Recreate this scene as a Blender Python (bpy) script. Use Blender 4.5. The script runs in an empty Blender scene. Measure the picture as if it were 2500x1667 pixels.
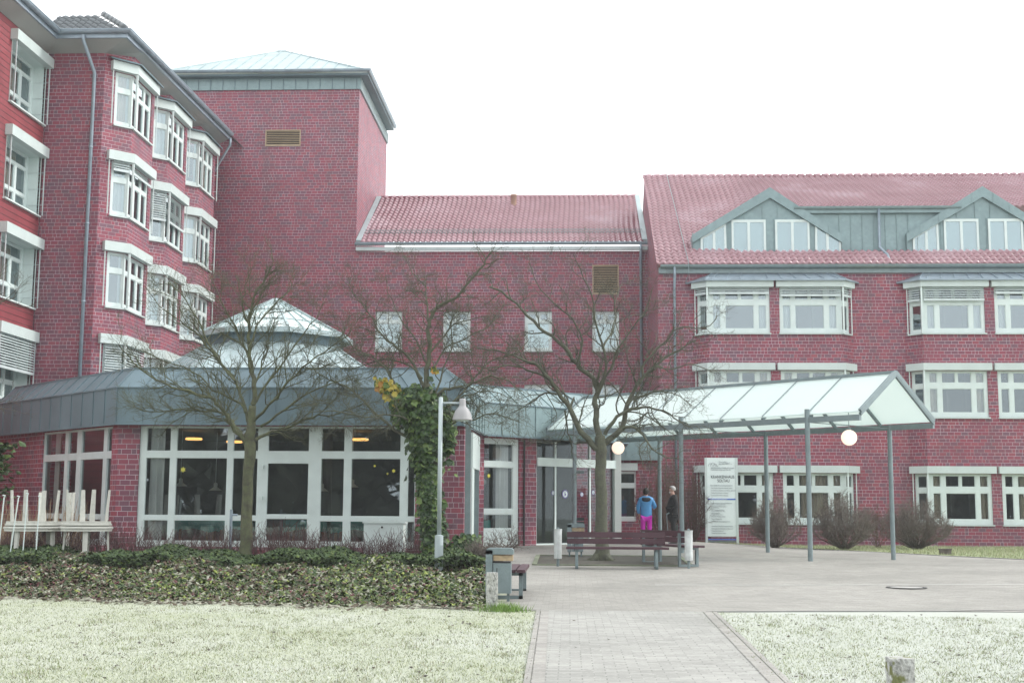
import bpy, bmesh, math, random
from mathutils import Vector, Matrix
R = random.Random(7)
rad = math.radians
sc = bpy.context.scene
col = sc.collection

# ---------------------------------------------------------------- camera
FPX = 3145.0
CH, YAW, PITCH, ROLL = 1.38, .045, math.atan(407 / 3145.), .006
cd = bpy.data.cameras.new('camera'); cam = bpy.data.objects.new('camera', cd); col.objects.link(cam)
cd.sensor_width = 36; cd.lens = FPX / 2500 * 36; cd.clip_end = 2000; cd.clip_start = .1
CM = Matrix.Rotation(YAW, 4, 'Z') @ Matrix.Rotation(math.pi / 2 + PITCH, 4, 'X') @ Matrix.Rotation(ROLL, 4, 'Z')
cam.matrix_world = Matrix.Translation((0, 0, CH)) @ CM
sc.camera = cam
CP = Vector((0, 0, CH)); CR = CM.to_3x3()

# ---------------------------------------------------------------- sky, sun, exposure
w = bpy.data.worlds.new('World'); sc.world = w; w.use_nodes = True
nt = w.node_tree; nt.nodes.clear()
sky = nt.nodes.new('ShaderNodeTexSky'); sky.sky_type = 'NISHITA'; sky.sun_disc = False
SUN_EL, SUN_AZ = rad(38), rad(78)      # azimuth measured from +Y (away from the camera) towards +X
sky.sun_elevation = SUN_EL; sky.sun_rotation = SUN_AZ
hs = nt.nodes.new('ShaderNodeHueSaturation'); hs.inputs['Saturation'].default_value = .12
cl = nt.nodes.new('ShaderNodeMix'); cl.data_type = 'RGBA'; cl.inputs[0].default_value = .72
cl.inputs[7].default_value = (10.5, 10.9, 11.2, 1)     # closed cloud cover over the clear sky
bg = nt.nodes.new('ShaderNodeBackground'); bg.inputs['Strength'].default_value = .12
ow = nt.nodes.new('ShaderNodeOutputWorld')
nt.links.new(sky.outputs[0], hs.inputs['Color']); nt.links.new(hs.outputs[0], cl.inputs[6])
nt.links.new(cl.outputs[2], bg.inputs[0]); nt.links.new(bg.outputs[0], ow.inputs[0])
sd = bpy.data.lights.new('sun', 'SUN'); sd.energy = 1.5; sd.angle = rad(14); sd.color = (1, .97, .92)
so = bpy.data.objects.new('sun', sd); col.objects.link(so)
sdir = Vector((math.sin(SUN_AZ) * math.cos(SUN_EL), math.cos(SUN_AZ) * math.cos(SUN_EL), math.sin(SUN_EL)))
so.rotation_euler = sdir.to_track_quat('Z', 'Y').to_euler()
sc.view_settings.view_transform = 'Standard'; sc.view_settings.look = 'None'
sc.view_settings.exposure = .8; sc.view_settings.gamma = 1
sc.cycles.max_bounces = 8; sc.cycles.transparent_max_bounces = 12

# ---------------------------------------------------------------- pixel + depth -> point
def ray(px, py):
    return CR @ Vector(((px - 1250) / FPX, -(py - 833.5) / FPX, -1))
def atY(px, py, Y):
    d = ray(px, py); return CP + d * (Y / d.y)
def atX(px, py, X):
    d = ray(px, py); return CP + d * (X / d.x)
def atZ(px, py, Z):
    d = ray(px, py); return CP + d * ((Z - CH) / d.z)
def atP(px, py, p0, dr):
    n = Vector((dr[1], -dr[0], 0)); d = ray(px, py)
    return CP + d * (n.dot(Vector((p0[0], p0[1], 0)) - CP) / n.dot(d))
def ss(a, b, x):
    t = max(0, min(1, (x - a) / (b - a))); return t * t * (3 - 2 * t)
def gz(x, y):
    k = ss(3, 8, x)
    return (.35 * ss(18, 38, y) - .1 * ss(42, 48, y)) * (1 - k) + (.20 * ss(18, 30, y) - .10 * ss(36, 48, y)) * k

# ---------------------------------------------------------------- objects
ROOTLOC = {}
def tag(o, label=None, cat=None, group=None, kind=None):
    if label: o['label'] = label
    if cat: o['category'] = cat
    if group: o['group'] = group
    if kind: o['kind'] = kind
    return o
def thing(name, label, cat, loc=(0, 0, 0), group=None, rz=0):
    o = bpy.data.objects.new(name, None); o.empty_display_size = .2
    o.location = loc; o.rotation_euler = (0, 0, rz); col.objects.link(o)
    ROOTLOC[o.name] = Matrix.Translation(loc) @ Matrix.Rotation(rz, 4, 'Z')
    return tag(o, label, cat, group)
def rootof(p):
    while p.parent: p = p.parent
    return p
class MB:
    def __init__(s): s.v = []; s.f = []; s.uv = []; s.m = []
    def face(s, pts, uv=None, m=0):
        b = len(s.v); pts = [Vector(p) for p in pts]; s.v += pts
        s.f.append(tuple(range(b, b + len(pts))))
        if uv is None:
            n = Vector((0, 0, 0))
            for i in range(len(pts)):
                a, c = pts[i], pts[(i + 1) % len(pts)]
                n += Vector(((a.y - c.y) * (a.z + c.z), (a.z - c.z) * (a.x + c.x), (a.x - c.x) * (a.y + c.y)))
            if n.length > 1e-12: n.normalize()
            if abs(n.z) > .97: uv = [(p.x, p.y) for p in pts]
            else:
                t = Vector((-n.y, n.x, 0)).normalized(); bt = n.cross(t)
                uv = [(p.dot(t), p.dot(bt)) for p in pts]
        s.uv += uv; s.m.append(m)
    def box(s, c, d, n, w, t, z0, z1):
        """c: xy of centre of the near face, d along, n outward: width w along d, thickness t behind"""
        c = Vector((c[0], c[1], 0)); d = Vector((d[0], d[1], 0)); n = Vector((n[0], n[1], 0))
        a = [c - d * w / 2, c + d * w / 2, c + d * w / 2 - n * t, c - d * w / 2 - n * t]
        s.prism([(p.x, p.y) for p in a], z0, z1)
    def prism(s, poly, z0, z1, m=0):
        n = len(poly)
        ar = sum(poly[i][0] * poly[(i + 1) % n][1] - poly[(i + 1) % n][0] * poly[i][1] for i in range(n))
        if ar < 0: poly = poly[::-1]
        lo = [(x, y, z0) for x, y in poly]; hi = [(x, y, z1) for x, y in poly]
        for i in range(n):
            j = (i + 1) % n; s.face([lo[i], lo[j], hi[j], hi[i]], m=m)
        s.face(hi, m=m); s.face(lo[::-1], m=m)
    def aabb(s, x0, x1, y0, y1, z0, z1, m=0):
        s.prism([(x0, y0), (x1, y0), (x1, y1), (x0, y1)], z0, z1, m)
    def bar(s, p, q, w, h, up=(0, 0, 1), m=0):
        """box-section bar between two points"""
        p, q = Vector(p), Vector(q); d = (q - p).normalized(); u = Vector(up)
        x = d.cross(u)
        if x.length < 1e-4: x = d.cross(Vector((1, 0, 0)))
        x.normalize(); u = x.cross(d).normalized(); x *= w / 2; u *= h / 2
        A = [p - x - u, p + x - u, p + x + u, p - x + u]; B = [v + (q - p) for v in A]
        for i in range(4):
            j = (i + 1) % 4; s.face([A[i], B[i], B[j], A[j]], m=m)
        s.face(A, m=m); s.face(B[::-1], m=m)
    def tube(s, pts, rs, n=8, cap=True, m=0):
        pts = [Vector(p) for p in pts]
        if not hasattr(rs, '__len__'): rs = [rs] * len(pts)
        b = len(s.v); prev = None
        for i, p in enumerate(pts):
            d = (pts[min(i + 1, len(pts) - 1)] - pts[max(i - 1, 0)])
            if d.length < 1e-7: d = Vector((0, 0, 1))
            d.normalize()
            if prev is None:
                x = d.cross(Vector((0, 0, 1)) if abs(d.z) < .9 else Vector((1, 0, 0))).normalized()
            else: x = (prev - d * prev.dot(d)).normalized()
            prev = x; y = d.cross(x)
            for k in range(n):
                a = 2 * math.pi * k / n
                s.v.append(p + (x * math.cos(a) + y * math.sin(a)) * rs[i])
        for i in range(len(pts) - 1):
            for k in range(n):
                k2 = (k + 1) % n
                s.f.append((b + i * n + k, b + i * n + k2, b + (i + 1) * n + k2, b + (i + 1) * n + k))
                s.uv += [(k / n, i), ((k + 1) / n, i), ((k + 1) / n, i + 1), (k / n, i + 1)]; s.m.append(m)
        if cap:
            s.f.append(tuple(b + k for k in range(n))[::-1]); s.uv += [(0, 0)] * n; s.m.append(m)
            e = b + (len(pts) - 1) * n
            s.f.append(tuple(e + k for k in range(n))); s.uv += [(0, 0)] * n; s.m.append(m)
    def lathe(s, c, prof, n=20, m=0):
        c = Vector(c); b = len(s.v)
        for r, z in prof:
            for k in range(n):
                a = 2 * math.pi * k / n
                s.v.append(c + Vector((math.cos(a) * r, math.sin(a) * r, z)))
        for i in range(len(prof) - 1):
            for k in range(n):
                k2 = (k + 1) % n
                s.f.append((b + i * n + k, b + i * n + k2, b + (i + 1) * n + k2, b + (i + 1) * n + k))
                s.uv += [(k / n, i), ((k + 1) / n, i), ((k + 1) / n, i + 1), (k / n, i + 1)]; s.m.append(m)
    def build(s, name, mat, parent=None, smooth=False, label=None):
        me = bpy.data.meshes.new(name)
        vs = s.v
        if parent is not None:
            M = ROOTLOC.get(rootof(parent).name)
            if M is not None:
                Mi = M.inverted(); vs = [Mi @ v for v in s.v]
        me.from_pydata([tuple(v) for v in vs], [], s.f)
        uvl = me.uv_layers.new(name='UVMap')
        flat = [c for u in s.uv for c in u]
        if len(flat) == 2 * len(me.loops): uvl.data.foreach_set('uv', flat)
        for mm in (mat if isinstance(mat, (list, tuple)) else [mat]): me.materials.append(mm)
        if max(s.m or [0]) > 0: me.polygons.foreach_set('material_index', s.m)
        if smooth: me.polygons.foreach_set('use_smooth', [True] * len(me.polygons))
        me.update()
        o = bpy.data.objects.new(name, me); col.objects.link(o)
        if parent is not None: o.parent = parent
        if label: o['label'] = label
        return o
def dup(root, loc, rz=0, label=None):
    def cp(o, par):
        c = o.copy(); col.objects.link(c); c.parent = par
        for ch in o.children: cp(ch, c)
        return c
    r = root.copy(); col.objects.link(r); r.location = loc; r.rotation_euler = (0, 0, rz)
    if label: r['label'] = label
    for ch in root.children: cp(ch, r)
    return r

# ---------------------------------------------------------------- materials
class NT:
    def __init__(s, name):
        s.mat = bpy.data.materials.new(name); s.mat.use_nodes = True; s.nt = s.mat.node_tree
        s.b = s.nt.nodes['Principled BSDF']; s.out = s.nt.nodes['Material Output']
    def n(s, t, **kw):
        nd = s.nt.nodes.new('ShaderNode' + t)
        for k, v in kw.items(): setattr(nd, k, v)
        return nd
    def l(s, a, b): s.nt.links.new(a, b)
    def put(s, inp, v):
        if hasattr(v, 'default_value') or hasattr(v, 'is_linked'): s.l(v, inp)
        else: inp.default_value = v
    def math(s, op, a, b=0.0, c=None):
        nd = s.n('Math', operation=op); s.put(nd.inputs[0], a); s.put(nd.inputs[1], b)
        if c is not None: s.put(nd.inputs[2], c)
        return nd.outputs[0]
    def mix(s, f, a, b, mode='MIX'):
        nd = s.n('Mix', data_type='RGBA', blend_type=mode)
        s.put(nd.inputs[0], f); s.put(nd.inputs[6], a); s.put(nd.inputs[7], b); return nd.outputs[2]
    def noise(s, scale, detail=3, vec=None, rough=.5, dist=0):
        nd = s.n('TexNoise'); nd.inputs['Scale'].default_value = scale; nd.inputs['Detail'].default_value = detail
        nd.inputs['Roughness'].default_value = rough; nd.inputs['Distortion'].default_value = dist
        if vec is None: vec = s.pos()
        s.l(vec, nd.inputs['Vector']); return nd.outputs[0]
    def pos(s):
        if not hasattr(s, '_p'): s._p = s.n('NewGeometry').outputs['Position']
        return s._p
    def uv(s):
        if not hasattr(s, '_u'):
            s._u = s.n('SeparateXYZ'); s.l(s.n('TexCoord').outputs['UV'], s._u.inputs[0])
        return s._u.outputs[0], s._u.outputs[1]
    def ramp(s, f, stops):
        nd = s.n('ValToRGB'); e = nd.color_ramp.elements
        while len(e) > 1: e.remove(e[0])
        e[0].position, e[0].color = stops[0][0], c4(stops[0][1])
        for p, c in stops[1:]:
            x = e.new(p); x.color = c4(c)
        s.l(f, nd.inputs[0]); return nd.outputs[0]
    def wn(s, x, y):
        cv = s.n('CombineXYZ'); s.put(cv.inputs[0], x); s.put(cv.inputs[1], y)
        nd = s.n('TexWhiteNoise', noise_dimensions='2D'); s.l(cv.outputs[0], nd.inputs['Vector']); return nd.outputs['Value']
    def bump(s, h, strength=.3, dist=.01):
        nd = s.n('Bump'); nd.inputs['Strength'].default_value = strength; nd.inputs['Distance'].default_value = dist
        s.l(h, nd.inputs['Height']); s.l(nd.outputs[0], s.b.inputs['Normal'])
def c4(c): return (c[0], c[1], c[2], 1) if len(c) == 3 else tuple(c)
def simple(name, c, rough=.6, var=.12, scale=3, metal=0, spec=.5, bump=0, fine=0):
    m = NT(name); b = m.b
    nz = m.noise(scale, 4)
    lo = tuple(x * (1 - var) for x in c); hi = tuple(min(1, x * (1 + var)) for x in c)
    cc = m.ramp(nz, [(.3, lo), (.7, hi)])
    if fine:
        cc = m.mix(m.noise(fine, 2), cc, c4(tuple(x * .7 for x in c)))
    m.l(cc, b.inputs['Base Color'])
    b.inputs['Roughness'].default_value = rough; b.inputs['Metallic'].default_value = metal
    b.inputs['Specular IOR Level'].default_value = spec
    if bump: m.bump(m.noise(scale * 8, 4), bump)
    return m.mat
def brick_mat(name, bl=.25, bh=.125, cols=None, mortar=(.46, .39, .42), dirt=.25):
    m = NT(name); u, v = m.uv()
    row = m.math('FLOOR', m.math('DIVIDE', v, bh))
    sh = m.math('MULTIPLY', m.math('FLOOR', m.math('MULTIPLY', m.wn(row, 3.3), 4)), .25)
    uu = m.math('ADD', m.math('DIVIDE', u, bl), m.math('ADD', m.math('MULTIPLY', m.math('FLOORED_MODULO', row, 2), .5), m.math('MULTIPLY', sh, .5)))
    cell = m.math('FLOOR', uu); fu = m.math('FRACT', uu); fv = m.math('FRACT', m.math('DIVIDE', v, bh))
    hd = m.math('GREATER_THAN', m.wn(cell, m.math('ADD', row, 57.2)), .82)         # headers break the stretcher rows
    fu2 = m.math('FRACT', m.math('MULTIPLY', fu, 2))
    jw = .05; jh = .115
    mu = m.math('LESS_THAN', fu, jw)
    mu2 = m.math('MULTIPLY', hd, m.math('LESS_THAN', fu2, jw * 2))
    mv = m.math('LESS_THAN', fv, jh)
    mask = m.math('MAXIMUM', m.math('MAXIMUM', mu, mu2), mv)
    half = m.math('MULTIPLY', hd, m.math('FLOOR', m.math('MULTIPLY', fu, 2)))
    rnd = m.wn(m.math('ADD', cell, m.math('MULTIPLY', half, .37)), row)
    cols = cols or [(0, (.15, .070, .10)), (.2, (.18, .054, .085)), (.5, (.225, .042, .072)), (.8, (.27, .045, .074)), (1, (.30, .060, .082))]
    c = m.ramp(rnd, cols)
    big = m.noise(.55, 4)
    c = m.mix(m.math('MULTIPLY', m.math('SUBTRACT', big, .35), dirt * 2), c, (.17, .085, .12, 1))
    stv = m.n('Mapping'); stv.inputs['Scale'].default_value = (1.6, 1.6, .16); m.l(m.pos(), stv.inputs['Vector']); stn = m.noise(1.0, 4, vec=stv.outputs[0], rough=.65)
    c = m.mix(m.ramp(stn, [(.52, (0, 0, 0)), (.72, (.55, .55, .55))]), c, (.115, .055, .07, 1))
    mc = m.ramp(m.noise(1.3, 3), [(.3, tuple(x * .55 for x in mortar)), (.65, mortar)])
    m.l(m.mix(mask, c, mc), m.b.inputs['Base Color'])
    m.b.inputs['Roughness'].default_value = .62
    m.bump(m.math('SUBTRACT', 1, mask), .5, .008)
    return m.mat
def glass_mat(name, refl=.3, tint=(.82, .9, .9), rough=.01):
    m = NT(name); m.nt.nodes.remove(m.b)
    tr = m.n('BsdfTransparent'); tr.inputs[0].default_value = c4(tint)
    gl = m.n('BsdfGlossy'); gl.inputs['Roughness'].default_value = rough; gl.inputs['Color'].default_value = (.80, .92, .97, 1)
    nz = m.n('Bump'); nz.inputs['Strength'].default_value = .04; m.l(m.noise(1.1, 2), nz.inputs['Height']); m.l(nz.outputs[0], gl.inputs['Normal'])
    fr = m.n('Fresnel'); fr.inputs[0].default_value = 1.5
    f = m.math('ADD', m.math('MULTIPLY', fr.outputs[0], 1 - refl), refl)
    mx = m.n('MixShader'); m.l(f, mx.inputs[0]); m.l(tr.outputs[0], mx.inputs[1]); m.l(gl.outputs[0], mx.inputs[2])
    m.l(mx.outputs[0], m.out.inputs[0]); return m.mat
def emis(name, c, s):
    m = NT(name); m.b.inputs['Base Color'].default_value = c4(c)
    m.b.inputs['Emission Color'].default_value = c4(c); m.b.inputs['Emission Strength'].default_value = s
    return m.mat
def paver_mat(name, c, w_, h_, joint=.06, sp=.35):
    m = NT(name); u, v = m.uv()
    row = m.math('FLOOR', m.math('DIVIDE', v, h_))
    uu = m.math('ADD', m.math('DIVIDE', u, w_), m.math('MULTIPLY', m.math('FLOORED_MODULO', row, 2), .5))
    fu = m.math('FRACT', uu); fv = m.math('FRACT', m.math('DIVIDE', v, h_)); cell = m.math('FLOOR', uu)
    mask = m.math('MAXIMUM', m.math('LESS_THAN', fu, joint * h_ / w_ * 1.2), m.math('LESS_THAN', fv, joint))
    r = m.wn(cell, row)
    cc = m.ramp(r, [(0, tuple(x * .86 for x in c)), (1, tuple(x * 1.1 for x in c))])
    big = m.noise(.35, 5, rough=.65)
    cc = m.mix(m.math('MULTIPLY', m.math('SUBTRACT', big, .42), 2.2), cc, c4((c[0] * .52, c[1] * .53, c[2] * .52)))
    cc = m.mix(m.ramp(m.noise(2.2, 5, rough=.75, dist=.8), [(.56, (0, 0, 0)), (.70, (.45, .45, .45))]), cc, c4(tuple(x * .5 for x in c)))
    jc = m.ramp(m.noise(25, 2), [(.5, tuple(x * .5 for x in c)), (.68, tuple(min(1, x * 1.35) for x in c))])
    m.l(m.mix(mask, cc, jc), m.b.inputs['Base Color'])
    m.b.inputs['Roughness'].default_value = .75
    m.bump(m.math('ADD', m.math('SUBTRACT', 1, mask), m.math('MULTIPLY', m.noise(60, 2), .5)), .5, .006)
    return m.mat

M = {}
M['brick'] = brick_mat('clinker_brick')
M['white'] = simple('white_window_frame', (.62, .70, .68), .4, .05)
M['box'] = simple('white_blind_box', (.52, .59, .57), .45, .06, 2)
M['slat'] = simple('grey_blind_slat', (.52, .58, .58), .45, .08)
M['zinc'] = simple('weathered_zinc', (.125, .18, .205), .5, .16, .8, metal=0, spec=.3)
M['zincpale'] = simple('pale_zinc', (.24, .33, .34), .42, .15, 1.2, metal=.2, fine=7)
M['zincroof'] = simple('bright_zinc_roof', (.36, .44, .45), .4, .12, 1.2, metal=.15)
M['galv'] = simple('galvanised_steel', (.23, .29, .30), .45, .18, 5, metal=.3, fine=40)
M['pipe'] = simple('zinc_pipe', (.27, .33, .38), .4, .15, 3, metal=.3)
M['soffit'] = simple('grey_soffit_board', (.36, .37, .35), .7, .06, 1)
M['glass'] = glass_mat('window_glass', .24)
M['glassdark'] = glass_mat('ground_floor_glass', .13, (.82, .87, .87))
M['midglass'] = glass_mat('first_floor_glass', .15)
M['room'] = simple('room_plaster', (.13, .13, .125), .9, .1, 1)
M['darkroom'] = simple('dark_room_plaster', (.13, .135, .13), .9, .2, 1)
def tile_mat():
    m = NT('glazed_red_clay_tile'); a = m.ramp(m.noise(.45, 4), [(.3, (.28, .095, .12)), (.55, (.36, .16, .19)), (.75, (.50, .32, .36))]); a = m.mix(m.math('MULTIPLY', m.noise(4, 3), .5), a, (.17, .05, .07, 1))  # palest noise patches paint a pale sheen into the tile colour
    m.l(a, m.b.inputs['Base Color']); m.b.inputs['Roughness'].default_value = .38; m.b.inputs['Coat Weight'].default_value = 1; m.b.inputs['Coat Roughness'].default_value = .16; m.b.inputs['Coat IOR'].default_value = 1.75
    return m.mat
M['tile'] = tile_mat()
M['tiledark'] = simple('dark_grey_roof_tile', (.10, .115, .125), .32, .25, 2.2, spec=.6, fine=3)
M['curtain'] = simple('pale_curtain', (.72, .72, .70), .9, .08, 2)
M['curtainw'] = simple('cream_curtain', (.60, .50, .40), .9, .1, 2)
M['black'] = simple('black_plastic', (.015, .015, .017), .5, .1)
M['wood'] = simple('stained_bench_plank', (.075, .03, .042), .45, .25, 3, fine=12)
M['louvre'] = simple('tan_louvre', (.36, .27, .18), .6, .12, 2)
M['clad'] = simple('red_timber_cladding', (.23, .038, .048), .6, .18, 1.5)
M['sign'] = simple('sign_face', (.70, .78, .76), .4, .03)
M['ink'] = simple('dark_lettering', (.05, .06, .07), .5, .05)
M['blue'] = simple('blue_stripe', (.06, .14, .50), .5, .05)

# ---------------------------------------------------------------- facade helpers
class Fr:
    """a vertical facade plane from p0 to p1 (left to right as seen from outside)"""
    def __init__(s, p0, p1):
        s.p0 = Vector((p0[0], p0[1], 0)); v = Vector((p1[0], p1[1], 0)) - s.p0
        s.L = v.length; s.d = v.normalized(); s.n = Vector((s.d.y, -s.d.x, 0))
    def pt(s, a, z, o=0):
        p = s.p0 + s.d * a + s.n * o; return Vector((p.x, p.y, z))
    def xy(s, a, o=0):
        p = s.p0 + s.d * a + s.n * o; return (p.x, p.y)
    def px(s, x, y, o=0):
        q = s.p0 + s.n * o; p = atP(x, y, q, s.d); return (p - q).dot(s.d), p.z
def holes(mb, F, s0, s1, z0, z1, ops, o=0, depth=.1, m=0, rev=True):
    xs = sorted({s0, s1} | {max(s0, min(s1, v)) for q in ops for v in q[:2]})
    zs = sorted({z0, z1} | {max(z0, min(z1, v)) for q in ops for v in q[2:4]})
    for i in range(len(xs) - 1):
        if xs[i + 1] - xs[i] < 1e-6: continue
        run = None
        for j in range(len(zs) - 1):
            cx, cz = (xs[i] + xs[i + 1]) / 2, (zs[j] + zs[j + 1]) / 2
            inside = any(q[0] < cx < q[1] and q[2] < cz < q[3] for q in ops)
            if not inside: run = (run[0] if run else zs[j], zs[j + 1])
            if inside or j == len(zs) - 2:
                if run:
                    a, b = run; mb.face([F.pt(xs[i], a, o), F.pt(xs[i + 1], a, o), F.pt(xs[i + 1], b, o), F.pt(xs[i], b, o)], m=m)
                run = None
    if rev:
        for a, b, c, d in ops:
            for (p, q) in (((a, c), (b, c)), ((b, c), (b, d)), ((b, d), (a, d)), ((a, d), (a, c))):
                if p[0] == q[0] and (abs(p[0] - s0) < .01 or abs(p[0] - s1) < .01): continue
                mb.face([F.pt(p[0], p[1], o), F.pt(q[0], q[1], o), F.pt(q[0], q[1], o - depth), F.pt(p[0], p[1], o - depth)], m=m)
def fbox(mb, F, s0, s1, z0, z1, o0, o1, m=0):
    """box on a facade between offsets o0 (inner) and o1 (outer)"""
    a = [F.pt(s0, z0, o1), F.pt(s1, z0, o1), F.pt(s1, z1, o1), F.pt(s0, z1, o1)]
    b = [F.pt(s0, z0, o0), F.pt(s1, z0, o0), F.pt(s1, z1, o0), F.pt(s0, z1, o0)]
    mb.face(a, m=m); mb.face(b[::-1], m=m)
    for i in range(4):
        j = (i + 1) % 4; mb.face([a[j], a[i], b[i], b[j]], m=m)
LB = [(.075, .20, .10, .62), (.275, .745, .10, .62), (.815, .945, .10, .62), (.075, .20, .74, .965), (.275, .49, .74, .965), (.53, .745, .74, .965), (.815, .945, .74, .965)]
L1C = [(.16, .86, .08, .62), (.16, .86, .72, .955)]
L2C = [(.06, .28, .08, .62), (.36, .62, .08, .62), (.70, .94, .08, .62), (.06, .28, .70, .955), (.36, .62, .70, .955), (.70, .94, .70, .955)]
def window(root, F, s0, s1, z0, z1, cells, o=-.05, glass='glass', curtain=None, frame='white', sill=True, name='window', fd=.07, lab=None, bead=.022):
    W, H_ = s1 - s0, z1 - z0
    ops = [(s0 + a * W, s0 + b * W, z0 + c * H_, z0 + d * H_) for a, b, c, d in cells]
    mb = MB(); holes(mb, F, s0, s1, z0, z1, ops, o, fd)
    for (a, b, c, d) in ((s0, s0, z0, z1), (s1, s1, z0, z1)):
        mb.face([F.pt(a, c, o), F.pt(a, d, o), F.pt(a, d, o - .2), F.pt(a, c, o - .2)])
    for z in (z0, z1):
        mb.face([F.pt(s0, z, o), F.pt(s1, z, o), F.pt(s1, z, o - .2), F.pt(s0, z, o - .2)])
    # a slim casement bead round each pane
    for a, b, c, d in ops:
        t = bead
        for q in ((a, b, c, c + t), (a, b, d - t, d), (a, a + t, c + t, d - t), (b - t, b, c + t, d - t)):
            fbox(mb, F, q[0], q[1], q[2], q[3], o - .05, o - .022)
    wo = mb.build(name, M[frame], root, label=lab)
    g = MB()
    for a, b, c, d in ops:
        g.face([F.pt(a, c, o - .045), F.pt(b, c, o - .045), F.pt(b, d, o - .045), F.pt(a, d, o - .045)])
    g.build('pane', M[glass], wo)
    if sill:
        s = MB(); fbox(s, F, s0 - .03, s1 + .03, z0 - .05, z0, o - .04, .09); s.build('sill', M['box'], wo)
    if curtain:
        c = MB()
        for a, b, mt in curtain:
            n = max(6, int((b - a) * W / .06)); pr = None
            for i in range(n + 1):
                u = s0 + (a + (b - a) * i / n) * W; oo = o - .22 + .035 * (1 if i % 2 else -1) + R.uniform(-.01, .01)
                if pr: c.face([F.pt(pr[0], z0 + .02, pr[1]), F.pt(u, z0 + .02, oo), F.pt(u, z1 - .02, oo), F.pt(pr[0], z1 - .02, pr[1])])
                pr = (u, oo)
        c.build('curtain', M[curtain[0][2]], wo)
    return wo
def offset(pts, d):
    out = []
    V2 = [Vector((p[0], p[1])) for p in pts]
    for i, p in enumerate(V2):
        ns = []
        if i > 0: e = (p - V2[i - 1]).normalized(); ns.append(Vector((e.y, -e.x)))
        if i < len(V2) - 1: e = (V2[i + 1] - p).normalized(); ns.append(Vector((e.y, -e.x)))
        n = sum(ns, Vector((0, 0)))
        if len(ns) == 2:
            n = n.normalized(); n = n / max(.3, n.dot(ns[0]))
        out.append((p + n * d)[:2])
    return [tuple(q) for q in out]
def band(mb, pts, o0, o1, z0, z1, m=0):
    """solid band that follows a plan polyline, between two offsets"""
    a = offset(pts, o1); b = offset(pts, o0); k = len(pts)
    for i in range(k - 1):
        A, B, C, D = a[i], a[i + 1], b[i + 1], b[i]
        mb.face([(*A, z0), (*B, z0), (*B, z1), (*A, z1)], m=m)
        mb.face([(*A, z1), (*B, z1), (*C, z1), (*D, z1)], m=m)
        mb.face([(*D, z0), (*C, z0), (*B, z0), (*A, z0)], m=m)
        mb.face([(*C, z0), (*D, z0), (*D, z1), (*C, z1)], m=m)
    for i in (0, k - 1): mb.face([(*a[i], z0), (*b[i], z0), (*b[i], z1), (*a[i], z1)], m=m)
def gutter(mb, pts, r=.09, z=0, m=0):
    """half-round gutter along a plan polyline at its outer offset"""
    A = [offset(pts, r * (1 + math.cos(math.pi * k / 6)) + .0) for k in range(7)]
    Z = [z - r * 1.1 * math.sin(math.pi * k / 6) for k in range(7)]
    for k in range(6):
        for i in range(len(pts) - 1):
            mb.face([(*A[k][i], Z[k]), (*A[k][i + 1], Z[k]), (*A[k + 1][i + 1], Z[k + 1]), (*A[k + 1][i], Z[k + 1])], m=m)
    lip = offset(pts, 2 * r)
    for i in range(len(pts) - 1): mb.bar((*lip[i], z + .005), (*lip[i + 1], z + .005), .025, .025)
    for i in (0, -1):
        mb.face([(*A[k][i], Z[k]) for k in range(7)], m=m)
def blind(parent, F, s0, s1, ztop, drop, o):
    mb = MB(); n = max(2, int(drop / .085)); full = .0
    for k in range(n):
        z = ztop - .02 - k * .085
        mb.face([F.pt(s0, z - .028, o + .035), F.pt(s1, z - .028, o + .035), F.pt(s1, z + .03, o - .03), F.pt(s0, z + .03, o - .03)])
    z = ztop - n * .085
    fbox(mb, F, s0, s1, z - .09, z, o - .02, o + .02)
    return mb.build('blind', M['slat'], parent)
def oriel_windows(root, plan, segs, z0, z1, boxh=.26, blinds=None, curtain=None, glass='glass', dropd=None):
    """windows of one oriel storey that share a blind box; segs: (index of plan segment, s0, s1, cells)"""
    res = []
    for i, a, b, cells in segs:
        F = Fr(plan[i], plan[i + 1])
        wo = window(root, F, a, b, z0, z1, cells, glass=glass, curtain=curtain)
        if dropd: blind(wo, F, a + .02, b - .02, z1, dropd, .07)
        res.append((F, wo, a, b))
    return res
def boxed(root, wo, pts, z, h, o0=0.0, o1=.2):
    mb = MB(); band(mb, pts, o0, o1, z, z + h); return mb.build('blind_box', M['box'], wo)

# pantile roof: course by course
def tiles(mb, pf, nc, x0f, x1f, tw=.25, amp=.042, lip=.05, m=0):
    """pf(x, t) -> point on the roof, t = distance in courses up the slope; x0f/x1f give the run of each course"""
    for k in range(nc):
        a, b = x0f(k), x1f(k)
        if b - a < .05: continue
        n = max(2, int((b - a) / tw * 5)); base = len(mb.v)
        for i in range(n + 1):
            x = a + (b - a) * i / n; ph = (x / tw + .13 * math.sin(k * 12.9)) % 1
            h = amp * (math.sin(ph * 2 * math.pi) + .35 * math.sin(4 * math.pi * ph + .6))
            h += .004 * math.sin(k * 7.1 + int(x / tw) * 3.7)
            P = pf(x, k); Q = pf(x, k + 1.05); nn = pf(x, k + .5, True)
            mb.v += [P + nn * (h - .02), P + nn * (h + lip), Q + nn * h]
            if i:
                q = base + (i - 1) * 3; r = base + i * 3
                mb.f += [(q, r, r + 1, q + 1), (q + 1, r + 1, r + 2, q + 2)]; mb.uv += [(0, 0)] * 8; mb.m += [m, m]
def plane_roof(Y0, Z0, ang, course=.33):
    c, s = math.cos(ang), math.sin(ang); nn = Vector((0, -s, c))
    return lambda x, t, N=False: nn if N else Vector((x, Y0 + t * course * c, Z0 + t * course * s))
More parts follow.
